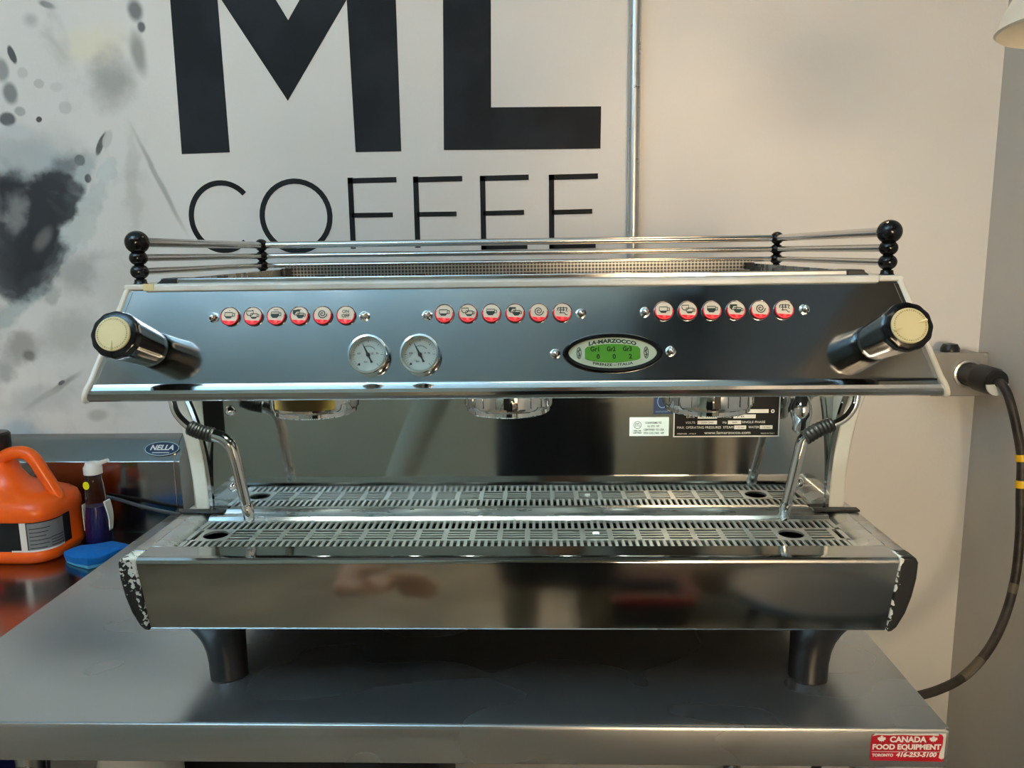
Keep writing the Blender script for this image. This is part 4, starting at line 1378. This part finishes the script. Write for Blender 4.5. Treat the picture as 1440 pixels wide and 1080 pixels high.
PC = empty('power_cord', (0.833, 1.45, 1.186))
tag(PC, 'thick black power cord with large plug hanging beside the right wall', 'power cord')
ax = Vector((0.16, -1.0, -0.06)).normalized()
ex = Vector((0, 0, 1)).cross(ax).normalized()
F = frame((0.833, 1.5255, 1.186), ex, ax.cross(ex))
pg = MB().lathe([(0.0205, 0.0), (0.0225, 0.004), (0.0235, 0.030), (0.0250, 0.032), (0.0262, 0.040), (0.0262, 0.070), (0.0235, 0.078), (0.0001, 0.079)], F, 12).build('plug', 'rubber', PC)
mb = MB().lathe([(0.0230, 0.0795), (0.0225, 0.0815), (0.0001, 0.0825)], F, 24)
mb.build('plug_end', 'black', pg)
half = [(0.0228 * math.cos(math.radians(a)), 0.0228 * math.sin(math.radians(a))) for a in range(185, 356, 10)]
MB().loft([[F @ Vector((x, y - .001, z)) for x, y in half] for z in (0.0805, 0.0840)]).build('cord_clamp', 'stickerwhite', pg, smooth=False)
e0 = F @ Vector((0, 0, 0.080))
pts = [e0, e0 + ax * 0.012, (0.852, 1.418, 1.160), (0.862, 1.405, 1.110), (0.872, 1.397, 1.050), (0.8725, 1.390, 0.985), (0.872, 1.380, 0.910), (0.862, 1.365, 0.835), (0.838, 1.345, 0.772), (0.800, 1.320, 0.722), (0.745, 1.290, 0.688), (0.690, 1.270, 0.672),
       (0.62, 1.25, 0.665), (0.54, 1.25, 0.64), (0.50, 1.30, 0.50), (0.50, 1.40, 0.25), (0.52, 1.50, 0.02)]
sp_ = spline(pts, 8)
cb = MB().tube(sp_, 0.0078, 14).build('cable', 'cable', PC)


def on_cable(i0, i1, r, name, material):
    MB().tube(sp_[i0:i1], r, 14).build(name, material, cb)


for i0, m_ in ((31, 'tape'), (37, 'tape')):
    MB().tube([sp_[i0].lerp(sp_[i0 + 1], 0.0), sp_[i0].lerp(sp_[i0 + 1], .5), sp_[i0 + 1], sp_[i0 + 1].lerp(sp_[i0 + 2], .6)], 0.0092, 14).build('tape_band', m_, cb)
MB().tube(sp_[57:60], 0.0082, 12).build('grime_patch', 'graypaint', cb)
MB().tube(sp_[75:82], 0.0082, 12).build('grime_patch', 'graypaint', cb)


# ================================================================== pendant lamps
def pendant(x, y, z, label, lit, prof, hb):
    L = empty('pendant_lamp', (x, y, z))
    tag(L, label, 'lamp', 'dome pendant lamps')
    MB().lathe(prof, c=(x, y, z), n=56).build('shade', 'lampshade', L)
    MB().lathe([(0.0165, hb + .055), (0.0165, hb + .022), (0.011, hb + .018), (0.011, hb + .012)], c=(x, y, z), n=20).build('socket', 'capwhite', L)
    MB().tube([(x, y, z + hb + .06), (x, y, HZ)], 0.0035, 10).build('cord', 'black', L)
    if not lit:
        MB().sphere((x, y, z + hb), 0.018, 20, 12).build('bulb', 'capwhite', L)
    else:
        b = MB().sphere((x, y, z + hb), 0.024, 20, 12)
        b.build('bulb', mat('warm_bulb', (1, 1, 1), 0, 0.5, emit=(1.0, 0.64, 0.34), estr=BULB_WARM / (4 * PI * PI * 0.024 ** 2)), L)
    return L


SHALLOW = [(0.014, 0.075), (0.030, 0.074), (0.070, 0.060), (0.098, 0.036), (0.110, 0.012), (0.1125, 0.0), (0.1150, -0.003), (0.1125, -0.005), (0.108, 0.001), (0.105, 0.012), (0.094, 0.033), (0.067, 0.055), (0.014, 0.070)]
DEEP = [(0.014, 0.205), (0.030, 0.204), (0.050, 0.190), (0.082, 0.130), (0.108, 0.050), (0.118, 0.0), (0.120, -0.003), (0.117, -0.004), (0.1145, 0.001), (0.104, 0.050), (0.078, 0.128), (0.046, 0.184), (0.014, 0.199)]
pendant(0.511, 0.750, 1.6255, 'unlit cream dome lamp shade cut off by the upper right corner', False, [(r_ * .79, z_ * .79) for r_, z_ in SHALLOW], 0.014)
pendant(0.30, 1.15, 2.19, 'lit warm dome lamp hanging above the frame, over the right of the machine', True, DEEP, 0.145)

# suspended linear light fixtures (out of the frame; they light the room and the ceiling above them)
for x0, x1, y0, y1, m_, lb in ((-1.80, -0.50, -0.36, -0.24, 'panelcool', 'long cool white light fixture hanging left of the photographer'),
                              (-0.10, 0.45, -0.16, -0.04, 'panelrear', 'short warm white light fixture hanging above the photographer')):
    L = empty('light_fixture', ((x0 + x1) / 2, (y0 + y1) / 2, HZ - .03))
    tag(L, lb, 'light')
    MB().box(x0, x1, y0, y1, 2.300, 2.350).build('diffuser', m_, L, bevel=.01)
    if m_ == 'panelcool':
        MB().box(x0 + .01, x1 - .01, y0 + .01, y1 - .01, 2.3505, 2.356).build('uplight', 'uplight', L, smooth=False)  # added emitter, throws extra cool light onto the ceiling
    lx = x1 - x0 > y1 - y0
    for k in (0, 1):
        a = (x0 - .012, x0 - .0005, y0, y1) if lx else (x0, x1, y0 - .012, y0 - .0005)
        if k:
            a = (x1 + .0005, x1 + .012, y0, y1) if lx else (x0, x1, y1 + .0005, y1 + .012)
        MB().box(a[0], a[1], a[2], a[3], 2.292, 2.358).build('end_plate', 'capwhite', L, bevel=.002)
        cx_, cy_ = (a[0] + a[1]) / 2, (a[2] + a[3]) / 2
        MB().tube([(cx_, cy_, 2.357), (cx_, cy_, HZ)], .002, 8).build('hanger', 'galv', L)

# ================================================================== orange jug
JG = empty('detergent_jug', (-1.00, 1.43, 0.86))
tag(JG, 'orange plastic jug with black and red label standing on the sink counter', 'jug')


def rrect(cx, cy, hx, hy, z, r, n=6):
    out = []
    for qx, qy, a0 in ((1, 1, 0), (-1, 1, 90), (-1, -1, 180), (1, -1, 270)):
        for k in range(n + 1):
            a = math.radians(a0 + 90 * k / n)
            out.append((cx + qx * (hx - r) + r * math.cos(a), cy + qy * (hy - r) + r * math.sin(a), z))
    return out


jx, jy = -1.006, 1.437
rings = []
for z, hx, hy, r, dx in ((0.8605, .074, .060, .040, 0), (0.863, .084, .068, .042, 0), (0.874, .0915, .0735, .044, 0), (0.884, .0920, .0740, .044, 0), (0.8865, .0900, .072, .043, 0), (0.945, .0900, .072, .043, 0), (0.948, .0925, .074, .044, 0),
                         (0.962, .0925, .0735, .044, 0), (0.974, .0895, .070, .044, 0), (0.982, .083, .062, .043, -.001), (0.989, .072, .052, .040, -.006), (0.996, .056, .043, .036, -.018), (1.006, .044, .036, .032, -.029), (1.025, .036, .031, .028, -.036), (1.050, .031, .028, .026, -.040), (1.070, .026, .025, .024, -.042)):
    rings.append(rrect(jx + dx, jy, hx, hy, z, r))
jb = MB().loft(rings).build('jug_body', 'orange', JG, angle=50)
MB().tube(spline([(-1.034, jy - .008, 1.040), (-1.022, jy - .012, 1.056), (-1.002, jy - .014, 1.064), (-0.978, jy - .014, 1.0635), (-0.962, jy - .014, 1.050), (-0.950, jy - .013, 1.026), (-0.936, jy - .012, 0.998), (-0.926, jy - .010, 0.972)], 6), 0.0125, 16).build('handle', 'orange', JG)
MB().lathe([(0.025, 1.068), (0.0275, 1.072), (0.0275, 1.098), (0.024, 1.102), (0.0001, 1.102)], c=(jx - .040, jy, 0), n=28).build('cap', 'black', JG)


def label_band(name, u0, u1, z0, z1, material, parent, off):
    """strip of label following the jug's body; u = fraction along the front outline from its middle"""
    base = rrect(jx, jy, .0900 + off, .072 + off, 0, .043, 12)
    base = base[26:] + base[:26]        # start at the left end of the front
    n_ = len(base)
    L = [0.0]
    for i in range(1, n_):
        L.append(L[-1] + (Vector(base[i]) - Vector(base[i - 1])).length)

    def at(d):
        for i in range(1, n_):
            if L[i] >= d:
                t = (d - L[i - 1]) / max(L[i] - L[i - 1], 1e-9)
                return Vector(base[i - 1]).lerp(Vector(base[i]), t)
        return Vector(base[-1])
    m = max(2, int((u1 - u0) / .006))
    P = [at(u0 + (u1 - u0) * i / m) for i in range(m + 1)]
    mb = MB()
    for i in range(m):
        a, b = P[i], P[i + 1]
        mb.add([(a.x, a.y, z0), (b.x, b.y, z0), (b.x, b.y, z1), (a.x, a.y, z1)], [(0, 1, 2, 3)])
    return mb.build(name, material, parent)


jl = label_band('label', .020, .260, .8880, .9440, 'jugblack', JG, .0006)
label_band('label_stripe', .154, .166, .8880, .9440, 'jugwhite', jl, .0010)
label_band('label_panel', .168, .238, .8900, .9420, 'juggrey', jl, .0010)
label_band('label_bar', .020, .112, .8990, .9130, 'jugred', jl, .0010)
label_band('label_edge', .135, .238, .8870, .8905, 'jugwhite', jl, .0012)
label_band('label_print', .020, .088, .9200, .9250, 'jugwhite', jl, .0010)
label_band('label_print', .020, .086, .9310, .9345, 'jugwhite', jl, .0010)
for i in range(6):
    label_band('label_print', .172, .200 + .004 * (i % 3), .8935 + i * .0075, .8950 + i * .0075, 'jugblack', jl, .0014)
for i in range(4):
    label_band('label_print', .208, .236, .8935 + i * .0055, .8950 + i * .0055, 'jugblack', jl, .0014)

# ================================================================== spray bottle
SB = empty('spray_bottle', (-0.884, 1.475, 0.86))
tag(SB, 'clear bottle of indigo liquid with white cap behind the blue sponge', 'bottle')
bx, by = -0.884, 1.478
MB().lathe([(0.020, 0.8605), (0.0245, 0.863), (0.0250, 0.868), (0.0245, 0.900), (0.0220, 0.925), (0.0195, 0.945), (0.0195, 0.955), (0.0185, 0.972), (0.0165, 0.990), (0.0150, 1.004), (0.0130, 1.008), (0.0130, 1.012)], c=(bx, by, 0), n=28).build('bottle_body', 'clear', SB)
MB().lathe([(0.0001, 0.8620), (0.0232, 0.8625), (0.0236, 0.868), (0.0232, 0.900), (0.0207, 0.925), (0.0186, 0.942), (0.0001, 0.942)], c=(bx, by, 0), n=28).build('liquid', 'indigo', SB)
MB().lathe([(0.0140, 1.006), (0.0172, 1.007), (0.0175, 1.020), (0.0150, 1.024), (0.0125, 1.030), (0.0001, 1.033)], c=(bx, by, 0), n=28).build('cap', 'capwhite', SB)
MB().tube([(bx + .004, by, 1.026), (bx + .016, by - .002, 1.029), (bx + .036, by - .006, 1.036)], 0.004, 10, radii=[.0055, .0045, .0035]).build('nozzle', 'capwhite', SB)
MB().loft([[(bx + .0225 + .004 * math.sin(t) + w, by - .008 - .004 * math.cos(t), 0.890 + .062 * i / 10) for w, t in ((-.0016, a), (.0016, a))] + [(bx + .0225 + .0016 + .004 * math.sin(a), by + .008, 0.890 + .062 * i / 10), (bx + .0225 - .0016 + .004 * math.sin(a), by + .008, 0.890 + .062 * i / 10)] for i, a in ((i, PI * (1 - i / 10)) for i in range(11))]).build('label', 'stickerwhite', SB)
MB().loft([[(bx - .0236 + w, by + q, z) for w, q in ((-.0010, -.010), (.0010, -.010), (.0010, .006), (-.0010, .006))] for z in (.892, .945)]).build('label', 'stickerwhite', SB, smooth=False)
disc(frame((bx - .006, by - .0178, 0.987), (1, -.30, 0), (0, 0.08, 1)), 0.0078, 0.0078, 0, .001).build('round_sticker', mat('bright_yellow', (0.80, 0.72, 0.01), 0, 0.4), SB)

# ================================================================== sponge
bm_rings = []
SPG = empty('sponge', (-0.862, 1.395, 0.86))
tag(SPG, 'blue cleaning sponge lying in front of the spray bottle', 'sponge')
outline = [(-0.905, 1.392), (-0.892, 1.376), (-0.868, 1.362), (-0.846, 1.352), (-0.834, 1.346), (-0.820, 1.360), (-0.800, 1.392), (-0.790, 1.416), (-0.800, 1.428), (-0.830, 1.434), (-0.862, 1.430), (-0.890, 1.412)]
cx = sum(p[0] for p in outline) / len(outline)
cy = sum(p[1] for p in outline) / len(outline)


def wav(p, k):
    return 0.0035 * math.sin(p[0] * 95 + p[1] * 60) * k


def sring(z, k, wv):
    return [(cx + (x - cx) * k, cy + (y - cy) * k, z + wav((x, y), wv)) for x, y in outline]


MB().loft([sring(0.8604, .96, 0), sring(0.8615, .99, .0), sring(0.8665, 1.0, .35)]).build('scouring_layer', 'spongepale', SPG, bevel=.001)
MB().loft([sring(0.8667, 1.01, .35), sring(0.872, 1.03, .7), sring(0.879, 1.01, .8), sring(0.8825, .90, .8), sring(.884, .55, .8)]).build('foam_layer', 'spongeblue', SPG)

# ================================================================== under the tables
BN = empty('blue_bin', (-1.04, 1.22, 0.32))
tag(BN, 'blue plastic bin under the sink counter at the lower left corner', 'bin')
MB().loft([rrect(-1.040, 1.22, .105, .11, .3205, .03), rrect(-1.040, 1.22, .125, .13, .78, .035), rrect(-1.040, 1.22, .120, .125, .78, .033), rrect(-1.040, 1.22, .100, .105, .335, .028)], cap1=True).build('bin_body', 'blueplastic', BN)
MB().loft([rrect(-1.040, 1.22, .130, .135, .766, .036), rrect(-1.040, 1.22, .132, .137, .782, .036), rrect(-1.040, 1.22, .120, .125, .784, .033), rrect(-1.040, 1.22, .121, .126, .766, .033)], cap0=False, cap1=False).build('bin_rim', 'blueplastic', BN)
WT = empty('white_canister', (-0.57, 1.0, 0.30))
tag(WT, 'white round-topped canister on the shelf under the work table', 'canister')
MB().lathe([(0.0001, .3005), (0.055, .3005), (0.058, .306), (0.058, .70), (0.050, .745), (0.024, .775), (0.020, .79)], c=(-0.585, 1.02, 0), n=32).build('canister_body', 'capwhite', WT)
MB().lathe([(0.0225, .786), (0.0225, .812), (0.020, .818), (0.0001, .820)], c=(-0.585, 1.02, 0), n=24).build('canister_cap', 'capwhite', WT)

TU = empty('storage_tub', (-0.42, 1.28, 0.30))  # added filler, stands in for the darkness under the table
tag(TU, 'black plastic tub on the shelf under the work table, behind the white canister', 'tub')
MB().loft([rrect(-0.42, 1.285, .245, .165, .3005, .03), rrect(-0.42, 1.285, .262, .178, .765, .035)]).build('tub_body', 'blackmatte', TU)
MB().loft([rrect(-0.42, 1.285, .270, .185, .766, .036), rrect(-0.42, 1.285, .272, .187, .782, .036), rrect(-0.42, 1.285, .262, .177, .790, .033)]).build('tub_lid', 'blackmatte', TU)

# ================================================================== what the polished steel mirrors: the room behind the camera
RC = empty('rear_counter', (0.45, -1.7, 0))
tag(RC, 'wood topped counter behind the photographer, mirrored in the backsplash', 'counter')
MB().box(0.14, 0.885, -1.75, -1.05, 0.86, 0.90).build('wood_top', 'wood', RC, bevel=.004)
for x in (0.18, 0.84):
    for y in (-1.70, -1.10):
        MB().box(x - .025, x + .025, y - .025, y + .025, 0, .86).build('leg', 'duct', RC, bevel=.003)
MB().box(0.17, 0.86, -1.72, -1.08, .25, .27).build('shelf', 'duct', RC)
RB = empty('storage_crate', (0.34, -0.95, 0))
tag(RB, 'dark crate with red rim on the floor behind the photographer, mirrored in the base panel', 'crate')
mb = MB().loft([rrect(0.33, -0.86, .17, .12, .001, .02), rrect(0.33, -0.86, .19, .14, .22, .025), rrect(0.33, -0.86, .18, .13, .22, .022), rrect(0.33, -0.86, .16, .11, .015, .018)])
mb.build('crate_body', 'duct', RB)
MB().loft([rrect(0.33, -0.86, .195, .145, .175, .026), rrect(0.33, -0.86, .195, .145, .222, .026), rrect(0.33, -0.86, .18, .13, .222, .022), rrect(0.33, -0.86, .18, .13, .175, .022)], False, False).build('crate_rim', 'redplastic', RB)
ST = empty('round_stool', (0.55, 0.10, 0))
tag(ST, 'round slate grey stool beside the photographer, mirrored in the base panel', 'stool')
MB().lathe([(0.0001, .68), (0.17, .68), (0.178, .687), (0.178, .702), (0.170, .710), (0.10, .713), (0.0001, .714)], c=(0.58, 0.16, 0), n=48).build('seat', 'lidgrey', ST)
for k in range(4):
    a = PI / 4 + k * PI / 2
    MB().tube([(0.58 + .13 * math.cos(a), 0.16 + .13 * math.sin(a), .68), (0.58 + .19 * math.cos(a), 0.16 + .19 * math.sin(a), 0.002)], .011, 10).build('leg', 'duct', ST)
DU = empty('air_duct', (0.55, -0.9, HZ))  # added dark volume, shaped to darken the right of the control panel's reflection
tag(DU, 'dark sheet metal air duct under the ceiling, mirrored in the control panel', 'duct')
MB().box(0.42, 0.88, -2.19, -1.25, 2.25, HZ - .002).build('duct_run', 'duct', DU, bevel=.006)
MB().box(0.68, 0.885, -1.2, 0.35, 1.85, HZ - .002).build('duct_branch', 'duct', DU, bevel=.006)  # added dark block, hides the lit right wall from the control panel
for y in (-1.95, -1.45):
    MB().box(0.41, 0.89, y, y + .03, 2.24, HZ - .002).build('duct_flange', 'galv', DU, bevel=.003)


# ---- photographer (seen only mirrored in the steel)
def skin_body(name, verts, edges, material, parent, sub=2, root=0):
    me = bpy.data.meshes.new(name)
    org = WP[parent]
    me.from_pydata([tuple(Vector(v[:3]) - org) for v in verts], edges, [])
    me.materials.append(MT[material])
    ob = link(name, me, parent, org)
    sk_ = ob.modifiers.new('skin', 'SKIN')
    sk_.use_smooth_shade = True
    for i, v in enumerate(verts):
        d = me.skin_vertices[0].data[i]
        r = v[3]
        d.radius = r if isinstance(r, tuple) else (r, r)
        d.use_root = i == root
    ss = ob.modifiers.new('subsurf', 'SUBSURF')
    ss.levels = ss.render_levels = sub
    return ob


PX, PY_ = 0.055, -0.45
PN = empty('person', (PX, PY_, 0))
tag(PN, 'person in dark clothes taking the photo, seen mirrored in the polished steel', 'person')
MT['khaki'] = mat('khaki_cloth', (0.20, 0.165, 0.11), 0, 0.9)
V = [(PX, PY_, .98, (.165, .11)), (PX, PY_ + .04, 1.08, (.155, .105)), (PX, PY_ + .10, 1.21, (.165, .11)), (PX, PY_ + .16, 1.33, (.165, .10)), (PX, PY_ + .19, 1.40, (.07, .065)), (PX, PY_ + .205, 1.45, (.055, .055)),
     (PX - .19, PY_ + .17, 1.34, .062), (PX - .30, PY_ + .33, 1.11, .052), (PX - .36, PY_ + .46, 1.00, .044), (PX - .425, PY_ + .63, 0.815, .036),
     (PX + .19, PY_ + .17, 1.34, .062), (PX + .27, PY_ + .20, 1.16, .052), (PX + .22, PY_ + .24, 1.10, .044), (PX + .09, PY_ + .32, 1.32, .035),
     (PX - .10, PY_, .90, (.095, .10)), (PX - .105, PY_ + .01, .52, .072), (PX - .105, PY_ + .01, .48, .07), (PX + .10, PY_, .90, (.095, .10)), (PX + .105, PY_ + .01, .52, .072), (PX + .105, PY_ + .01, .48, .07)]
Ed = [(0, 1), (1, 2), (2, 3), (3, 4), (4, 5), (3, 6), (6, 7), (7, 8), (8, 9), (3, 10), (10, 11), (11, 12), (12, 13), (0, 14), (14, 15), (15, 16), (0, 17), (17, 18), (18, 19)]
MT['shirt'] = mat('olive_grey_shirt', (0.30, 0.31, 0.25), 0, 0.9)
skin_body('clothed_body', V, Ed, 'shirt', PN)
for s in (-1, 1):
    skin_body('trouser_leg', [(PX + s * .105, PY_ + .01, .60, .062), (PX + s * .108, PY_ + .005, .35, .060), (PX + s * .11, PY_ - .01, .12, .052), (PX + s * .11, PY_ - .008, .06, .054)], [(0, 1), (1, 2), (2, 3)], 'khaki', PN)
MB().loft([rrect(PX, PY_ + .02, w, d, z, .09, 8) for z, w, d in ((1.22, .165, .105), (1.10, .172, .118), (.98, .182, .128), (.80, .190, .135), (.60, .185, .135), (.47, .165, .125))]).build('apron', 'darkcloth', PN)
# head with face features, neck
hx, hy, hz = PX, PY_ + .215, 1.565
V = [(hx, PY_ + .19, 1.40, .050), (hx, PY_ + .20, 1.46, .052), (hx, hy + .012, 1.495, (.052, .058)), (hx, hy, 1.545, (.070, .085)), (hx, hy - .008, 1.60, (.075, .092)), (hx, hy - .010, 1.65, (.058, .072)),
     (hx, hy + .085, 1.550, (.010, .010)), (hx, hy + .105, 1.538, (.012, .010))]
skin_body('head', V, [(0, 1), (1, 2), (2, 3), (3, 4), (4, 5), (3, 6), (6, 7)], 'skin', PN)
MB().sphere((hx, hy - .022, 1.61), 0.094, 24, 14, (.90, 1.05, .90)).build('hair', 'hair', PN)
for s in (-1, 1):
    MB().sphere((hx + s * .031, hy + .080, 1.568), 0.010, 12, 8).build('eye', 'ink', PN)
    MB().sphere((hx + s * .080, hy - .005, 1.555), 0.026, 14, 8, (.35, .7, 1.1)).build('ear', 'skin', PN)
    MB().loft([rrect(PX + s * .108, PY_ + .045, .042, .115, z, .035) for z in (.001, .05)] + [rrect(PX + s * .108, PY_ + .015, .036, .07, .10, .03)]).build('shoe', 'black', PN, bevel=.008)


def hand(name, wrist, d, side, palm_n, curl, sc=1.0):
    """palm and five bent fingers; d = direction of the fingers, side = towards the thumb"""
    w = Vector(wrist)
    d = Vector(d).normalized()
    s = (Vector(side) - d * Vector(side).dot(d)).normalized()
    nrm = Vector(palm_n)
    nrm = (nrm - d * nrm.dot(d) - s * nrm.dot(s)).normalized()
    vs_, es = [], []
    vs_.append((*(w - d * .03 * sc), (.030 * sc, .024 * sc)))
    vs_.append((*w, (.028 * sc, .022 * sc)))
    vs_.append((*(w + d * .045 * sc), (.038 * sc, .016 * sc)))
    vs_.append((*(w + d * .080 * sc), (.040 * sc, .013 * sc)))
    es += [(0, 1), (1, 2), (2, 3)]
    hb = skin_body(name, vs_, es, 'skin', PN)
    for k, (off, ln) in enumerate(((.030, .075), (.010, .085), (-.010, .080), (-.029, .062))):
        b = w + d * .075 * sc + s * off * sc
        pts = [b]
        ang = 0
        for j in range(3):
            ang += curl * (0.6 + .1 * k)
            pts.append(pts[-1] + (d * math.cos(ang) + nrm * math.sin(ang)) * ln * sc * (.42, .32, .26)[j])
        skin_body('finger', [(*p, r * sc) for p, r in zip(pts, (.0105, .0098, .009, .0075))], [(0, 1), (1, 2), (2, 3)], 'skin', hb)
    b = w + d * .025 * sc + s * .030 * sc
    skin_body('finger', [(*b, .014 * sc), (*(b + (d * .6 + s * .7 + nrm * .2) * .038 * sc), .0115 * sc), (*(b + (d * 1.3 + s * .9 + nrm * .5) * .048 * sc), .0095 * sc)], [(0, 1), (1, 2)], 'skin', hb)


# left hand reaching forward to the right; right hand holding the phone
hand('hand', (PX - .425, PY_ + .71, 0.765), (.93, .15, .14), (.0, .35, .85), (.1, .8, -.3), .22, 1.2)
skin_body('wrist', [(PX - .423, PY_ + .62, 0.822, .032), (PX - .432, PY_ + .69, 0.775, .031), (PX - .42, PY_ + .715, .765, .030)], [(0, 1), (1, 2)], 'skin', PN)
hand('hand', (PX + .075, PY_ + .35, 1.360), (-.35, .35, .85), (-.9, -.1, .1), (-.3, .9, .1), .25, .95)
PH = empty('smartphone', (0.0, -0.02, 1.40))
tag(PH, 'black smartphone held up by the photographer behind the camera position', 'phone')
MB().box(-0.075, 0.075, -0.030, -0.0215, 1.385, 1.455).build('phone_body', 'blackgloss', PH, bevel=.003)
